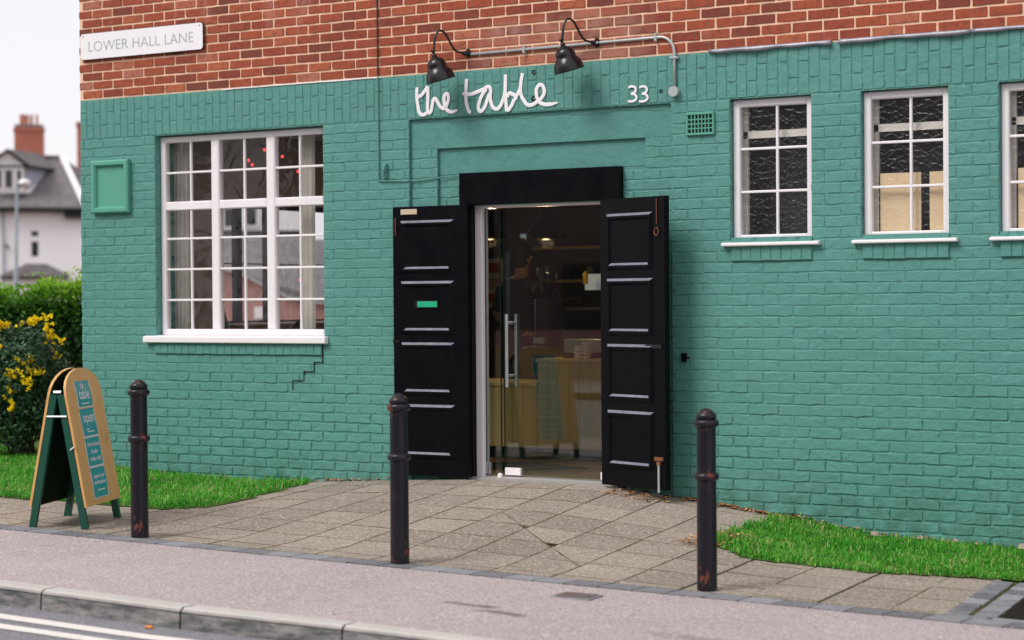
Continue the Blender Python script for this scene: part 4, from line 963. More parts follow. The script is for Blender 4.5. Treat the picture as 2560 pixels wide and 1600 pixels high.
for k, (za, zb_) in enumerate(((.785, .957), (.59, .77), (.39, .575), (.18, .375))):
    po = wavy(-.143, .103, za, zb_, .0186, .0196, .006).build('poster', 'teal_poster', ab)
    zc = (za + zb_) / 2
    if k == 0:
        ptext('the', .06, c0 * sgn_ + .02 - .04, zc + .035, .9, par=po); ptext('table', .1, c0 * sgn_, zc - .035, .95, par=po); fineprint(c0, zc - .07, .13, po)
    if k == 1: ptext('open', .098, c0 * sgn_, zc - .0, 1., par=po); fineprint(c0 - .04 * sgn_, zc - .05, .05, po); fineprint(c0, zc - .068, .12, po)
    if k == 2: ptext('free cookies', .042, c0 * sgn_, zc + .035, par=po); ptext('& cake', .042, c0 * sgn_, zc - .012, par=po); ptext('today only!', .042, c0 * sgn_, zc - .06, par=po)
    if k == 3: ptext('support your', .036, c0 * sgn_, zc + .03, par=po); ptext('small business', .036, c0 * sgn_, zc - .012, par=po); fineprint(c0, zc - .055, .14, po)
p1, p2 = TR(-.318, .74, -.02), TL(-.318, .74, -.02)
MB().tube([p1 + (p1 - p2) * .12, p1, p2, p2 + (p2 - p1) * .12], .0075, 8).build('stay_bar', 'steel', ab)
p1, p2 = TR(.318, .74, -.02), TL(.318, .74, -.02); MB().tube([p1, p2], .0075, 8).build('stay_bar', 'steel', ab)
p1, p2 = TR(-.3, .9, -.02), TL(-.3, .9, -.02); MB().tube([p1, p2], .012, 8).build('hinge', 'steel', ab)
MB().tube([TR(-.322, .52, -.022), TR(-.322, .535, -.022) + nR * .03], .005, 6).build('bolt', 'steel', ab)

# ---------------------------------------------------------------- plants on the left
def leafcloud(pos, nrm, size, tone, name, mat, parent, fold=.3):
    n = len(pos); a = rng.normal(0, 1, (n, 3)) * .8 + nrm; a /= np.linalg.norm(a, axis=1)[:, None]
    r = rng.normal(0, 1, (n, 3)); e = np.cross(a, r); e /= np.linalg.norm(e, axis=1)[:, None]; f = np.cross(a, e); s = size[:, None]
    V = np.stack([pos - e * s, pos - f * s * .45 + a * s * fold * .3, pos + e * s, pos + f * s * .45 + a * s * fold * .3], 1).reshape(-1, 3)
    i = np.arange(n) * 4; return big(name, V, np.stack([i, i + 1, i + 2, i + 3], 1), mat, tone, parent)
hd = empty('hedge', 'tall clipped hedge with bright green tips behind the flowering shrub', 'hedge', (-3.75, 3.38, .03))
hc = np.array([0, 0, 0.]); ar = np.array(AR); af = np.array(AF)
n = 42000; u = rng.uniform(-3.0, .98, n); h = rng.uniform(0, 1.62, n) ** 1.0; d = rng.uniform(-.45, .5, n)
top = 1.55 + .09 * np.sin(u * 5.3) + .06 * np.sin(u * 13 + 1) + rng.normal(0, .03, n)
onb = rng.random(n); h = np.where(onb < .42, top - np.abs(rng.normal(0, .1, n)), h * 1.0); d = np.where(onb < .42, rng.uniform(-.45, .45, n), -.42 + .1 * np.sin(u * 4 + h * 3) + rng.normal(0, .06, n))
sh = onb > .99; h = np.where(sh, top + rng.uniform(0, .16, n), h)
pos = hc + u[:, None] * ar + d[:, None] * af + np.stack([0 * h, 0 * h, h], 1)
tone = np.clip((h - 1.15) / .5 + rng.normal(0, .18, n), 0.02, 1); nm = np.tile(-af * .7 + np.array([0, 0, .9]), (n, 1))  # bright tips at the top; lower leaves coloured darker for the lesser light
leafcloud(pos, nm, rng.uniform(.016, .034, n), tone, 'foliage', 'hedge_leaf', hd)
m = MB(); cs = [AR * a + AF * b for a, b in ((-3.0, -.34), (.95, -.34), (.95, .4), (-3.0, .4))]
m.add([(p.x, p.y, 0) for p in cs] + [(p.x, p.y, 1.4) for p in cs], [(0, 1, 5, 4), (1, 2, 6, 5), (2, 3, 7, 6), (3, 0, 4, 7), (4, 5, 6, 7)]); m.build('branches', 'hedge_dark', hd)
sb = empty('flowering_shrub', 'dark leaved shrub covered in clusters of yellow flowers', 'shrub', (-1.17, .44, .04))
n = 19000; th = rng.uniform(0, 6.283, n); ph = np.arccos(rng.uniform(-.85, 1, n)); rr = rng.uniform(.66, 1.04, n) * (1 + .1 * np.sin(th * 3 + ph * 5) + .07 * np.sin(th * 7 - ph * 9))
loc = np.stack([np.cos(th) * np.sin(ph) * .6 * rr - .12, np.sin(th) * np.sin(ph) * .42 * rr, .62 + np.cos(ph) * .58 * rr], 1)
loc = loc[:, :1] * ar + loc[:, 1:2] * af + np.stack([0 * th, 0 * th, loc[:, 2]], 1)
nm = loc - np.array([0, 0, .6]); nm /= np.linalg.norm(nm, axis=1)[:, None]
leafcloud(loc, nm + np.array([0, 0, .5]), rng.uniform(.013, .03, n), np.clip(rng.beta(2, 3, n) + .15 * (loc[:, 2] - .6), 0, 1), 'foliage', 'shrub_leaf', sb)
m = MB()
for k in range(30):
    a = random.uniform(0, 6.283); r = random.uniform(.15, .45); tp = AR * (math.cos(a) * r - .1) + AF * (math.sin(a) * r * .7)
    m.tube([(random.uniform(-.1, .1), random.uniform(-.1, .1), -.02), (tp.x * .5, tp.y * .5, .25 + random.uniform(0, .1)), (tp.x, tp.y, random.uniform(.5, 1.0))], [.012, .008, .003], 5)
m.build('stems', 'bark', sb)
fl, fn, ft = [], [], []
cl = [(-.14, 1.21), (-.16, 1.2), (0.01, 1.22), (0.13, 1.22), (0.18, 1.25), (0.24, 1.21), (0.29, 1.18), (0.27, 1.11), (0.31, 1.07), (0.4, 1.04), (0.34, 0.97), (-.18, 1.06), (-.14, 1.01), (-.02, 0.76), (0.01, 0.71), (0.05, 0.75), (0.13, 0.83), (0.07, 0.84), (0.17, 0.85), (0.24, 0.78), (0.25, 0.74), (0.18, 0.75), (0.1, 0.73), (-.02, 0.57), (0.15, 0.67), (0.14, 0.63), (0.17, 0.63), (0.01, 0.43), (-.02, 0.47), (0.03, 0.4), (-.17, 0.37), (-.19, 1.22), (0.39, 0.89), (-.12, 1.22), (0.1, 1.24), (0.26, 1.24), (-.23, 0.76), (-.24, 1.17)]
for a, z in cl:
    a *= .905; z = 1.412 - (1.422 - z) * .905; q = 1 - ((a + .12) / .6) ** 2 - ((z - .62) / .58) ** 2; dep = -math.sqrt(max(q, .02)) * .42
    c = ar * a + af * dep + np.array([0, 0, z])
    for k in range(random.randint(2, 6)):
        p = c + rng.normal(0, .022, 3)
        for j_ in range(6): fl.append(p + rng.normal(0, .008, 3)); fn.append(-af + np.array([0, 0, .4])); ft.append(random.random())
fl, fn = np.array(fl), np.array(fn)
leafcloud(fl, fn, rng.uniform(.014, .024, len(fl)), ft, 'flowers', 'yellow_petal', sb)

# ---------------------------------------------------------------- inside the cafe
TC = .112
c = empty('serving_counter', 'pale vertical boarded serving counter behind the glass door', 'counter', (2.9, 1.6, TC))
def counter(x0, x1, h):
    MB().box(x0 + .01, x1 - .01, .05, .55, 0, .1).build('plinth', 'rubber_mat', c)
    MB().box(x0, x1, .012, .6, .1, h - .03).build('carcass', 'counter_wood', c)
    x = x0
    while x < x1 - .01: MB().bev(x + .0015, min(x + .098, x1) - .0015, -.006, .0118, .1, h - .031, .003).build('board', 'counter_wood', c); x += .098
    MB().box(x0 - .01, x1 + .01, -.02, .61, h - .03, h).build('worktop', 'counter_wood', c)
counter(-1.3, .6, .64); counter(.61, 2.6, .84)
m = MB(); m.prism([(3.05, .9), (3.75, .62), (4.3, 1.0), (3.6, 1.35)], TC + .001, TC + .012, lambda a, b, h: (a, b, h)); m.build('door_mat', 'rubber_mat', label='dark grey mat on the wooden floor inside the glass door', category='door mat')
def pendant(x, y, z, label, r=.17):
    o = empty('pendant_lamp', label, 'pendant lamp', (x, y, z), group='pendant lamps in the cafe')
    MB().lathe([(r, 0), (r * .97, .03), (r * .8, .1), (.05, .17), (.04, .24), (.0, .24), (.0, .23), (.03, .16), (r * .78, .09), (r * .96, .02)], n=28).build('lamp_shade', 'black_enamel', o, True)
    MB().lathe([(0, .015), (r * .93, .015), (r * .93, .02), (0, .02)], n=24).build('diffuser', 'lamp_inside', o)
    MB().tube([(0, 0, .24), (0, 0, 3.0 - z)], .004, 6).build('cord', 'dark_cable', o)
    L_ = bpy.data.lights.new('bulb', 'POINT'); L_.energy = 7; L_.color = (1, .62, .3); L_.shadow_soft_size = .05
    l_ = bpy.data.objects.new('bulb_light', L_); l_.location = (0, 0, -.03); link(l_, o)
pendant(3.65, 1.5, 1.935, 'black pendant lamp glowing orange above the counter'); pendant(2.22, 3.0, 2.0, 'black pendant lamp at the left edge of the doorway view', .15)
# grinder
o = empty('coffee_grinder', 'coffee grinder with a clear conical hopper on the counter', 'coffee grinder', (3.41, 1.95, TC + .84))
MB().lathe([(.05, .5), (.085, .7), (.088, .72), (.084, .72), (.048, .5)], n=20).build('hopper', 'clear_jar', o, True)
MB().lathe([(0, .72), (.09, .72), (.09, .76), (.03, .785), (0, .785)], n=20).build('lid', 'black_enamel', o)
MB().bev(-.08, .08, -.1, .1, 0, .5, .02).build('body', 'black_enamel', o); MB().box(-.05, .05, -.16, -.1, .12, .17).build('fork', 'steel', o)
o = MB().bev(-.3, .3, -.22, .22, 0, .42, .02).build('espresso_machine', 'black_enamel', label='black espresso machine on the counter right of the grinder', category='coffee machine'); o.location = (3.95, 1.98, TC + .84)
MB().bev(-.27, .27, -.24, -.222, .05, .16, .004).build('front_plate', 'steel', o)
for k, (x, n_) in enumerate(((3.93, 5), (3.85, 4))):
    for q in range(n_):
        o = MB().lathe([(.022, 0), (.036, .012), (.04, .024), (.037, .024), (.02, .006), (0, .006)], n=14).build('saucer', 'white_frame', label='white saucer, ' + ['first', 'second', 'third', 'fourth', 'fifth', 'sixth', 'seventh', 'eighth', 'ninth', 'tenth', 'eleventh', 'last'][q] + ' from the bottom of the ' + ('taller' if n_ == 5 else 'shorter') + ' stack on the counter', category='saucer', group='stacked saucers'); o.location = (x, 1.68, TC + .84 + .027 * q)
# back wall details
o = MB().box(.235, .5, 6.17, 6.195, 1.35, 1.9).build('wall_poster', 'paper_white', label='white poster with orange pictures at the left edge of the doorway view', category='poster')
MB().box(.222, .228, .26, 1.58, .12, 2.99).box(.222, .228, 1.58, 6.19, 2.36, 2.99).box(.222, .228, 3.9, 6.19, .12, 2.355).box(.222, .228, 1.585, 3.89, .12, 1.22).build('plaster_lining', 'room_plaster', WG)
for k in range(3): MB().box(.29, .45, 6.165, 6.1695, 1.4 + k * .17, 1.51 + k * .17).build('picture', 'painted_cream' if k == 1 else 'clay_pot', o)
for a, b, z in ((.7, 3.4, 1.62), (.7, 3.4, 1.98)):
    o = MB().box(a, b, 5.95, 6.19, z, z + .03).build('wall_shelf', 'counter_wood', label='upper back wall shelf' if z > 1.8 else 'lower back wall shelf with jars seen through the door', category='shelf')
for k in range(12):
    x = .85 + k * .2; h = random.uniform(.1, .2)
    o = MB().lathe([(.0, 0), (.04, 0), (.045, h * .7), (.025, h), (0, h)], n=12).build('jar', random.choice(['clay_pot', 'brown_brick', 'lamp_grey', 'green_apron']), label='jar on the lower back wall shelf, '+ ['first', 'second', 'third', 'fourth', 'fifth', 'sixth', 'seventh', 'eighth', 'ninth', 'tenth', 'eleventh', 'last'][k] + ' from the left', category='jar', group='jars on the back shelf'); o.location = (x, 6.05, 1.651)
o = MB().box(.75, 1.15, 6.1, 6.19, 2.12, 2.16).build('strip_light', 'till_light', label='white strip light on the back wall', category='strip light')
o = MB().box(3.45, 3.62, 2.55, 2.57, 1.52, 1.66).build('till_screen', 'till_light', label='small pale till screen beside the raised hand', category='screen')
for x, z, lab in ((3.6, 1.57, 'yellow bottle held up by the person at the right of the doorway'),):
    MB().lathe([(0, 0), (.02, 0), (.022, .08), (.01, .11), (0, .115)], (x, 2.28, z), 12).build('bottle', 'yellow_plastic', label=lab, category='bottle')
# corner room: curtains, ceiling spots and red glints built as glowing beads
for x0, x1, lab in ((.60, .90, 'pale curtain gathered at the left of the large window'), (2.06, 2.2, 'narrow pale curtain at the right of the large window')):
    m = MB(); k = int((x1 - x0) / .006); V = []
    for q in range(k + 1):
        x = x0 + (x1 - x0) * q / k; y = .275 + .016 * math.sin(q * .9) + .006 * math.sin(q * 2.3); V += [(x, y, 1.0), (x, y + .01, 2.95)]
    m.add(V, [(2 * q, 2 * q + 2, 2 * q + 3, 2 * q + 1) for q in range(k)]); m.build('curtain', 'curtain', smooth=True, label=lab, category='curtain')
for x, y, lab in ((.6, 2.3, 'round ceiling spotlight seen in the upper left pane'), (1.2, 1.55, 'brighter ceiling spotlight seen in the upper middle pane')):
    o = MB().tube([(x, y, 2.996), (x, y, 2.96)], .05, 16).build('ceiling_spot', 'steel', label=lab, category='spotlight', group='ceiling spotlights'); MB().tube([(x, y, 2.96), (x, y, 2.957)], .035, 16).build('lens', 'spot_lamp', o)
for x, y, z in ((1.02, .95, 2.66), (1.05, .96, 2.62), (1.27, 1.1, 2.69), (1.14, 1.02, 2.75), (1.4, 1.15, 2.56), (1.6, .9, 1.62)):
    MB().lathe([(0, -.012), (.009, -.006), (.012, .002), (.008, .012), (0, .016)], (x, y, z), 8).build('red_glint_bead', 'red_glint', label='small red glint built as a glowing bead inside the large window, ' + {2.66: 'left of the close pair', 2.62: 'lower of the close pair', 2.69: 'in the upper right pane', 2.75: 'highest of the group', 2.56: 'lowest of the upper group', 1.62: 'low beside the right curtain'}[z], category='red glint', group='red glints')
o = empty('window_table', 'dark table standing just inside the large window', 'table', (1.6, 1.0, TC))
MB().box(-.6, .6, -.35, .35, .88, .92).build('table_top', 'timber_black', o)
for a in (-1, 1):
    for b in (-1, 1): MB().box(a * .55 - .025, a * .55 + .025, b * .3 - .025, b * .3 + .025, 0, .88).build('leg', 'timber_black', o)
m = MB(); m.tube([(1.0, .6, 1.03), (1.04, .6, 1.2), (1.02, .58, 1.38)], [.03, .035, .012], 10); m.build('ornament', 'timber_black', label='slim dark ornament standing on the table in the middle of the window', category='ornament')
m = MB(); m.tube([(1.35, .8, 1.06), (1.72, .85, 1.34)], .014, 8); m.tube([(1.3, .8, 1.035), (1.5, .85, 1.06)], .03, 8); m.build('desk_lamp', 'timber_black', label='dark slanting lamp arm on the table inside the large window', category='lamp')
# behind the obscured windows
for k, a in enumerate((5.954, 6.9, 7.826, 8.75)):
    o = empty('window_backing', ['dark space with a pale rail behind the left obscured window', 'plywood sheets behind the lower half of the middle obscured window', 'plywood sheets behind the lower part of the rightmost obscured window in view', 'plywood behind the obscured window beyond the right edge'][k], 'boarding', (a, .135, 0))
    MB().box(-.03, .63, .0, .03, 2.55, 2.60).build('rail', 'curtain', o)
    MB().box(.02, .075, .0, .03, 1.8, 2.85).build('upright', 'curtain', o)
    if k:
        zt = 2.27; MB().box(.09, .37, -.01, .005, 1.8, zt).build('board', 'ply', o); MB().box(.43, .68, -.012, .003, 1.8, zt).build('board', 'ply', o)
    MB().box(-.05, .68, .3, .31, 1.6, 2.95).build('dark_sheet', 'room_dark', o)

# ---------------------------------------------------------------- people
def figure(name, label, loc, rz, joints, edges, clothes):
    o = bpy.data.objects.new(name, None); link(o); o.location = loc; o.rotation_euler = (0, 0, rz); tag(o, label, 'person')
    def skin(nm, names, mat, grow=0., scale=1.):
        idx = {k: i for i, k in enumerate(names)}; me = bpy.data.meshes.new(nm)
        me.from_pydata([joints[k][0] for k in names], [(idx[a], idx[b]) for a, b in edges if a in idx and b in idx], [])
        me.materials.append(M[mat]); q = bpy.data.objects.new(nm, me); link(q, o)
        md = q.modifiers.new('skin', 'SKIN'); md.use_smooth_shade = True
        for i, k in enumerate(names):
            r = joints[k][1]; r = (r, r) if not isinstance(r, tuple) else r
            me.skin_vertices[0].data[i].radius = (r[0] * scale + grow, r[1] * scale + grow)
        me.skin_vertices[0].data[0].use_root = True
        sd = q.modifiers.new('sub', 'SUBSURF'); sd.levels = sd.render_levels = 2
        return q
    skin('body', list(joints), 'skin')
    for nm, names, mat, grow in clothes: skin(nm, names, mat, grow)
    return o
def joints_for(lh, rh, le, re, hs=1.0, lean=0.):
    J = {'pelvis': ((0, 0, .95), (.15, .11)), 'waist': ((0, 0, 1.1), (.14, .1)), 'chest': ((lean * .5, 0, 1.32), (.17, .12)), 'collar': ((lean, 0, 1.47), (.1, .08)), 'neck': ((lean, .005, 1.54), .055), 'jaw': ((lean, .02, 1.62), (.065, .075)), 'head': ((lean, .01, 1.7), (.078, .095)), 'crown': ((lean, 0, 1.77), (.06, .075)),
         'shl': ((-.2 + lean, 0, 1.43), .062), 'ell': (le, .045), 'wrl': (lh, .03), 'shr': ((.2 + lean, 0, 1.43), .062), 'elr': (re, .045), 'wrr': (rh, .03),
         'hipl': ((-.1, 0, .88), .09), 'knl': ((-.11, .03, .5), .06), 'anl': ((-.11, 0, .08), .04), 'tol': ((-.12, .16, .03), .035), 'hipr': ((.1, 0, .88), .09), 'knr': ((.11, .03, .5), .06), 'anr': ((.11, 0, .08), .04), 'tor': ((.12, .16, .03), .035)}
    E_ = [('pelvis', 'waist'), ('waist', 'chest'), ('chest', 'collar'), ('collar', 'neck'), ('neck', 'jaw'), ('jaw', 'head'), ('head', 'crown'), ('collar', 'shl'), ('shl', 'ell'), ('ell', 'wrl'), ('collar', 'shr'), ('shr', 'elr'), ('elr', 'wrr'), ('pelvis', 'hipl'), ('hipl', 'knl'), ('knl', 'anl'), ('anl', 'tol'), ('pelvis', 'hipr'), ('hipr', 'knr'), ('knr', 'anr'), ('anr', 'tor')]
    for sd, w, e in (('l', lh, le), ('r', rh, re)):
        w, e = Vector(w), Vector(e); d = (w - e).normalized(); sx = d.cross(Vector((0, 0, 1))); sx = sx.normalized() if sx.length > .1 else Vector((1, 0, 0)); pl = w + d * .06
        J['pm' + sd] = (tuple(pl), (.03, .02)); E_.append(('wr' + sd, 'pm' + sd))
        for k, (o_, ln) in enumerate(((-.028, .062), (-.01, .075), (.01, .07), (.027, .055))):
            a = pl + sx * o_ + d * ln * .5; b = a + d * ln * .35 + Vector((0, 0, -.018)); c_ = b + d * ln * .15 + Vector((0, 0, -.02))
            J[f'f{sd}{k}a'] = (tuple(a), .0095); J[f'f{sd}{k}b'] = (tuple(b), .0085); J[f'f{sd}{k}c'] = (tuple(c_), .0075); E_ += [('pm' + sd, f'f{sd}{k}a'), (f'f{sd}{k}a', f'f{sd}{k}b'), (f'f{sd}{k}b', f'f{sd}{k}c')]
        t1 = w + d * .03 + sx * (.045 if sd == 'l' else -.045); t2 = t1 + d * .035 + sx * (.01 if sd == 'l' else -.01); J[f'th{sd}a'] = (tuple(t1), .012); J[f'th{sd}b'] = (tuple(t2), .01); E_ += [('wr' + sd, f'th{sd}a'), (f'th{sd}a', f'th{sd}b')]
    return J, E_
TR_ = ['pelvis', 'waist', 'hipl', 'knl', 'anl', 'hipr', 'knr', 'anr']
def dress(J, E_, shirt, sleeves):
    J['sll'] = (tuple(Vector(J['shl'][0]).lerp(Vector(J['ell'][0]), .75)), .05); J['slr'] = (tuple(Vector(J['shr'][0]).lerp(Vector(J['elr'][0]), .75)), .05)
    body_j = {k: v for k, v in J.items() if k not in ('sll', 'slr')}
    return body_j
def person(label, loc, rz, lh, rh, le, re, shirt, cap, lean=0.):
    J, E_ = joints_for(lh, rh, le, re, lean=lean)
    o = figure('person', label, loc, rz, J, E_, [('trousers', TR_, 'dark_cloth', .014), ('shirt', ['pelvis', 'waist', 'chest', 'collar', 'shl', 'shr'] , shirt, .022)])
    for s_ in 'lr':
        a, b = Vector(J['sh' + s_][0]), Vector(J['el' + s_][0]); m = MB(); m.tube([a + (a - b) * .05, a, a.lerp(b, .4), a.lerp(b, .78)], [.05, .082, .07, .064], 14, False); m.build('sleeve', shirt, o, True)
    hx = lean
    m = MB(); m.lathe([(.0, .145), (.04, .14), (.07, .115), (.086, .07), (.088, .03), (.082, -.01), (.07, -.05), (.06, -.075), (.0, -.08)], (hx, -.012, 1.685), 18, Matrix.Diagonal((.93, 1.1, 1, 1))); m.build('hair', 'hair', o, True)
    m = MB(); 
    for s_ in (-1, 1): m.tube([(hx + s_ * .078, .01, 1.645), (hx + s_ * .088, .0, 1.67), (hx + s_ * .08, .004, 1.695)], [.006, .014, .008], 8)
    m.build('ear', 'skin', o, True)
    m = MB(); m.tube([(hx, .1, 1.7), (hx, .118, 1.665), (hx, .1, 1.655)], [.008, .013, .008], 8); m.build('nose', 'skin', o, True)
    for s_ in (-1, 1): MB().lathe([(0, -.01), (.009, -.005), (.009, .005), (0, .01)], (hx + s_ * .032, .092, 1.7), 8).build('eye', 'white_frame', o)
    MB().box(hx - .022, hx + .022, .098, .102, 1.622, 1.63).build('mouth', 'clay_pot', o)
    if cap:
        m = MB(); m.lathe([(.096, 0), (.1, .03), (.09, .07), (.06, .1), (0, .11)], (hx, 0, 1.715), 20, Matrix.Diagonal((.95, 1.1, 1, 1))); m.prism([(-.075, .07), (.075, .07), (.065, .15), (0, .175), (-.065, .15)], 1.715, 1.725, lambda a, b, h: (a + hx, b, h)); m.build('cap', 'hair', o)
    return o
person('person in a dark cap and dark T-shirt standing behind the counter, back turned', (2.94, 2.32, TC), R_(-14), (-.28, .2, 1.1), (.22, .42, 1.32), (-.3, .0, 1.18), (.33, .14, 1.3), 'dark_cloth', True)
person('person in a dark green top at the right of the doorway, hand raised', (3.93, 2.75, TC), R_(60), (-.02, .45, 1.5), (.25, .25, 1.1), (-.27, .2, 1.32), (.3, .05, 1.15), 'green_apron', False)

# ---------------------------------------------------------------- far houses, street lamp
def frame_at(o):
    o = Vector((o[0], o[1], 0)); d_ = Vector((o.x - CAM.x, o.y - CAM.y, 0)).normalized(); r_ = Vector((d_.y, -d_.x, 0))
    return lambda a, d, z: o + r_ * a * 1.02 + d_ * d + Vector((0, 0, z))
def poly(F, pts, name, mat, par):
    return MB().add([F(*p) for p in pts], [tuple(range(len(pts)))]).build(name, mat, par)
def fbox(F, a0, a1, d0, d1, z0, z1, name, mat, par, m=None):
    m = MB(); m.add([F(a, d, z) for z in (z0, z1) for a, d in ((a0, d0), (a1, d0), (a1, d1), (a0, d1))], [(0, 3, 2, 1), (4, 5, 6, 7), (0, 1, 5, 4), (1, 2, 6, 5), (2, 3, 7, 6), (3, 0, 4, 7)])
    return m.build(name, mat, par)
def fwin(F, a0, a1, z0, z1, d, par, fr_=.07, mids=(), glassm='dark_glass', fm='white_frame'):
    w = fbox(F, a0 - fr_, a1 + fr_, d - .05, d + .1, z0 - fr_, z1 + fr_, 'window', fm, par)
    zs = [z0] + [v for q in mids for v in q] + [z1]
    for k in range(0, len(zs), 2): fbox(F, a0, a1, d - .06, d - .045, zs[k], zs[k + 1], 'pane', glassm, w)
    return w
F = frame_at((-58.617, 57.009)); h = empty('white_house', 'white rendered house with grey slate roof, dormer and chimney beyond the hedge', 'house')
def walls(F, pts, z0, z1, name, mat, par):
    n = len(pts); return MB().add([F(a, d, z) for z in (z0, z1) for a, d in pts], [(i, (i + 1) % n, n + (i + 1) % n, n + i) for i in range(n)] + [tuple(range(n, 2 * n))]).build(name, mat, par)
walls(F, [(-8, .5), (4.0, 0), (7.4, 5.5), (-6, 7)], -.4, 6.1, 'wall', 'render_white', h)
E1, E2 = (3.14, 3.4, 8.88), (-6, 4.2, 9.0); A1, B1, C1, D1 = (4.12, -.45, 6.12), (7.9, 5.8, 6.12), (-6.4, 7.6, 6.12), (-8.5, .05, 6.2)
m = MB().add([F(*p) for p in (A1, B1, C1, D1, E1, E2)], [(3, 0, 4, 5), (0, 1, 4), (1, 2, 5, 4), (2, 3, 5)]); rf = m.build('roof', 'slate', h)
MB().tube([F(*A1) + Vector((0, 0, .08)), F(*E1) + Vector((0, 0, .08))], .17, 6).build('hip_tiles', 'render_white', rf)
MB().tube([F(*E1) + Vector((0, 0, .06)), F(*E2) + Vector((0, 0, .06))], .1, 6).build('ridge_tiles', 'slate_dark', rf)
MB().tube([F(*D1) + Vector((0, 0, -.08)), F(*A1) + Vector((0, 0, -.08))], .13, 6).build('gutter', 'timber_black', h)
fbox(F, 3.1, 4.1, -.4, .3, 5.65, 6.1, 'gutter', 'timber_black', h)
for k in range(4): MB().tube([F(*A1) + (F(*B1) - F(*A1)) * (k / 3) + Vector((0, 0, -.1)), F(*A1) + (F(*B1) - F(*A1)) * (k / 3 + .01) + Vector((0, 0, -.1))], .12, 6)
ch = fbox(F, .78, 2.25, 3.2, 4.2, 7.6, 10.25, 'chimney', 'chimney_brick', h); fbox(F, .74, 2.29, 3.15, 4.25, 10.251, 10.45, 'course', 'chimney_brick', ch); fbox(F, .82, 2.2, 3.2, 4.2, 10.451, 10.6, 'flaunching', 'slate', ch)
for a, r, mt in ((1.16, .12, 'clay_pot'), (1.38, .1, 'clay_pot'), (1.64, .07, 'clay_pot'), (1.9, .07, 'clay_pot')):
    MB().lathe([(0, 0), (r, 0), (r * .95, .5), (r * 1.1, .52), (r * 1.1, .58), (0, .58)], F(a, 3.6, 10.55), 12).build('pot', mt, ch)
MB().lathe([(0, 0), (.07, 0), (.06, .5), (0, .5)], F(1.51, 3.6, 10.55), 12).build('pot', 'render_white', ch)
# dormer
dm = MB(); fa = [(-.55, .2, 6.9), (1.2, .2, 6.9), (1.2, .2, 8.3), (.41, .2, 8.95), (-.4, .2, 8.3), (-.55, .2, 8.2)]; k = (1.6, 3.2)
dm.add([F(*p) for p in fa] + [F(p[0] + k[0], p[1] + k[1], p[2]) for p in fa], [tuple(range(6)), (1, 7, 8, 2)]); dmo = dm.build('dormer', 'render_white', h)
MB().add([F(1.215, .2, 8.3), F(1.215, .22, 6.95), F(2.8, 3.3, 8.3)], [(0, 1, 2)]).build('cheek', 'lilac_board', dmo)
MB().add([F(.41, 0, 9.08), F(1.42, 0, 8.28), F(1.42 + k[0], k[1], 8.28), F(.41 + k[0], k[1], 9.1), F(-.65, 0, 8.28), F(-.65 + k[0], k[1], 8.28)], [(0, 1, 2, 3), (0, 3, 5, 4)]).build('dormer_roof', 'slate', dmo)
MB().tube([F(-.65, -.04, 8.25), F(.41, -.04, 9.02), F(1.42, -.04, 8.25)], .06, 5).tube([F(1.42, -.04, 8.22), F(1.42 + k[0], k[1], 8.22)], .07, 5).tube([F(-.6, .05, 8.22), F(1.3, .05, 8.22)], .05, 5).build('barge_board', 'timber_black', dmo)
for a0, a1 in ((-.3, .12), (.3, .64), (.86, 1.06)): fwin(F, a0, a1, 7.15, 8.02, .16, dmo, .06)
fwin(F, 1.52, 2.07, 3.73, 4.99, .15, h, .12, [(4.47, 4.73)])
# bay with its own hipped roof
bw = walls(F, [(.25, .2), (.25, -1.1), (3.0, -1.1), (3.0, .2)], -.4, 2.66, 'bay', 'render_white', h)
MB().add([F(.07, -1.35, 2.7), F(3.25, -1.35, 2.7), F(2.2, .1, 3.36), F(1.25, .1, 3.36), F(-.1, .25, 2.75), F(3.4, .25, 2.75)], [(0, 1, 2, 3), (1, 5, 2), (4, 0, 3)]).build('bay_roof', 'slate_dark', bw)
MB().tube([F(.07, -1.37, 2.66), F(3.25, -1.37, 2.66)], .06, 5).build('gutter', 'timber_black', bw)
MB().tube([F(.2, .1, 6.0), F(.16, .1, 1.0)], .06, 6).build('downpipe', 'lamp_grey', h)
MB().tube([F(.2, .05, 4.28), F(.42, .0, 4.26), F(.45, .0, 4.1)], .04, 6).build('lantern_bracket', 'timber_black', h)
# second house behind, only its chimney showing
h2 = empty('brick_house', 'brown brick house mostly hidden behind the cafe, its tall chimney edge showing', 'house')
walls(F, [(4.6, 8), (12, 8), (12, 15), (4.6, 15)], -.4, 6.3, 'wall', 'brown_brick', h2)
MB().add([F(4.2, 7.6, 6.3), F(12.4, 7.6, 6.3), F(12.4, 15.4, 6.3), F(4.2, 15.4, 6.3), F(4.6, 11.5, 8.8), F(12.2, 11.5, 8.8)], [(0, 1, 5, 4), (2, 3, 4, 5), (1, 2, 5), (3, 0, 4)]).build('roof', 'slate', h2)
ch2 = fbox(F, 4.16, 5.4, 10, 11.2, 6, 11.2, 'chimney', 'chimney_brick', h2); fbox(F, 4.11, 5.45, 9.95, 11.25, 11.2, 11.4, 'course', 'chimney_brick', ch2)
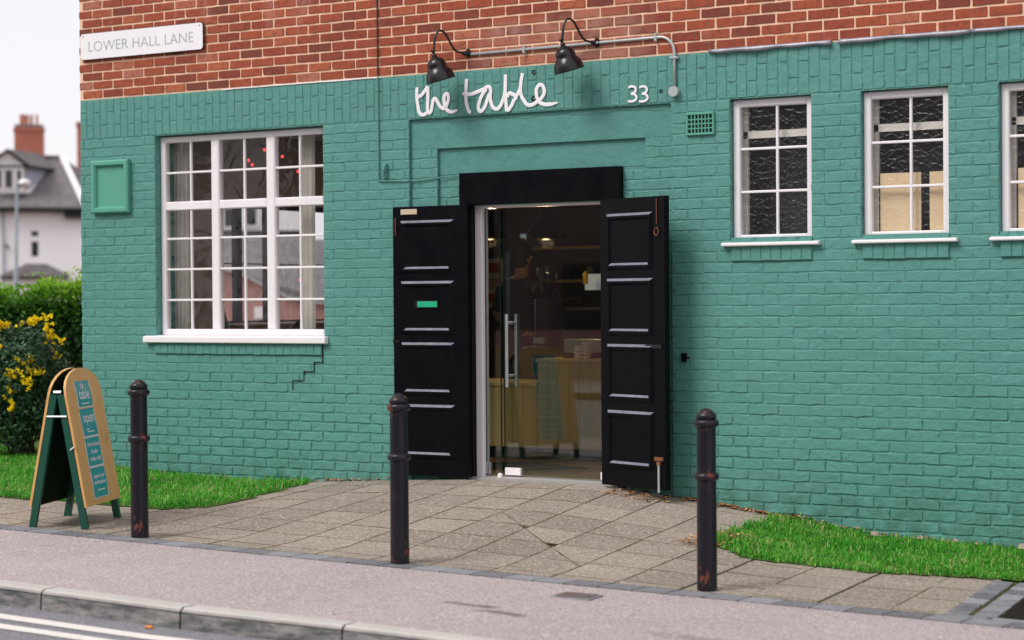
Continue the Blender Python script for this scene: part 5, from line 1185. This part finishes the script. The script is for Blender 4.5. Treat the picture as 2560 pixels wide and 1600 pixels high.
# street lamp
F = frame_at((-35.301, 34.727)); o = empty('street_lamp', 'slim pale grey street lamp in front of the white house', 'street lamp')
MB().tube([F(-.06, 0, .0), F(-.02, 0, 2.6), F(-.02, 0, 2.62), F(0.03, 0, 5.45)], [.09, .085, .06, .045], 10).build('column', 'lamp_grey', o)
MB().tube([F(.03, 0, 5.4), F(.08, 0, 5.44)], .04, 8).build('arm', 'lamp_grey', o)
_q = F(.27, 0, 5.44); MB().lathe([(0, -.1), (.14, -.09), (.2, -.02), (.19, .06), (.1, .12), (0, .13)], _q, 18).build('lantern', 'sign_white', o, True)
MB().lathe([(0, -.14), (.1, -.13), (.14, -.1), (0, -.1)], _q, 14).build('lens', 'painted_cream', o)
# houses seen through the corner room
F = frame_at((-25.53, 35.80)); p_ = empty('pink_brick_outbuilding', 'low pink brick building with grey roof, seen through the large window', 'outbuilding')
MB().add([F(*q) for q in ((-4, 0, -.4), (2.2, 0, -.4), (2.2, 0, 1.25), (.57, 0, 1.5), (-.81, 0, 2.22), (-1.64, 0, 2.5), (-4, 0, 1.6), (-4, 5, -.4), (2.2, 5, -.4), (2.2, 5, 1.25), (-4, 5, 1.6))], [(0, 1, 2, 3, 4, 5, 6), (1, 8, 9, 2), (0, 6, 10, 7)]).build('wall', 'pink_brick', p_)
MB().add([F(*q) for q in ((-4.2, -.2, 1.6), (-1.64, -.2, 2.56), (-.78, -.2, 2.28), (.6, -.2, 1.56), (2.4, -.2, 1.2), (3.2, 4.5, 3.5), (-4.2, 4.5, 3.5))], [(0, 1, 2, 3, 4, 5, 6)]).build('roof', 'slate', p_)
fwin(F, -.44, -.19, .9, 1.2, 0, p_, .04, (), 'render_white')
h3 = empty('cream_house', 'cream house with paired windows, seen through the large window', 'house'); F3 = frame_at((-25.53, 35.80))
walls(F3, [(-5, 6), (1.35, 6), (1.35, 13), (-5, 13)], -.4, 5.6, 'wall', 'render_white', h3)
fbox(F3, -5.05, 1.4, 5.85, 6, 3.72, 3.85, 'string_course', 'timber_black', h3)
fwin(F3, -1.5, -1.12, 4.0, 4.62, 6, h3, .09); fwin(F3, -.78, -.44, 4.05, 4.7, 6, h3, .09)
MB().add([F3(-5.2, 5.7, 5.6), F3(1.6, 5.7, 5.6), F3(1.6, 13.3, 5.6), F3(-5.2, 13.3, 5.6), F3(-5, 9.5, 8), F3(1.4, 9.5, 8)], [(0, 1, 5, 4), (2, 3, 4, 5), (1, 2, 5), (3, 0, 4)]).build('roof', 'slate', h3)
# terrace across the street (mirrored in the glass)
for k in range(5):
    x0 = -30 + k * 9.2; o = empty('terraced_house', 'terraced house across the street mirrored in the glass, ' + ['farthest left', 'second from the left end', 'middle of the row', 'second from the right end', 'farthest right'][k], 'house', group='terraced houses across the street')
    W_ = lambda a, d, z, x0=x0: Vector((x0 + a, -18 - d, z))
    fbox(W_, 0, 9.1, 0, 8, -.6, 5.4, 'wall', ('pink_brick', 'render_white', 'brown_brick', 'pink_brick', 'brown_brick')[k], o)
    MB().prism([(.5, 5.4), (-4, 8.3), (-8.5, 5.4)], x0 - .05, x0 + 9.15, lambda a, b, h: (h, -18 + a, b)).build('roof', 'slate_dark', o)
    for a in (1.2, 6.0):
        for z in (.9, 3.5): fwin(W_, a, a + 1.6, z, z + 1.35, 0, o, .08, (), 'dark_glass', 'lamp_grey')
    fbox(W_, 4.1, 5.0, -.05, .1, .1, 2.1, 'door', 'timber_black', o)
    MB().add([(x0 + a, -15.3, z) for a in (0, 9.1) for z in (0, .9)] + [(x0 + a, -15.5, z) for a in (0, 9.1) for z in (0, .9)], [(0, 2, 3, 1), (1, 3, 7, 5), (4, 5, 7, 6)]).build('garden_wall', 'pink_brick', o)
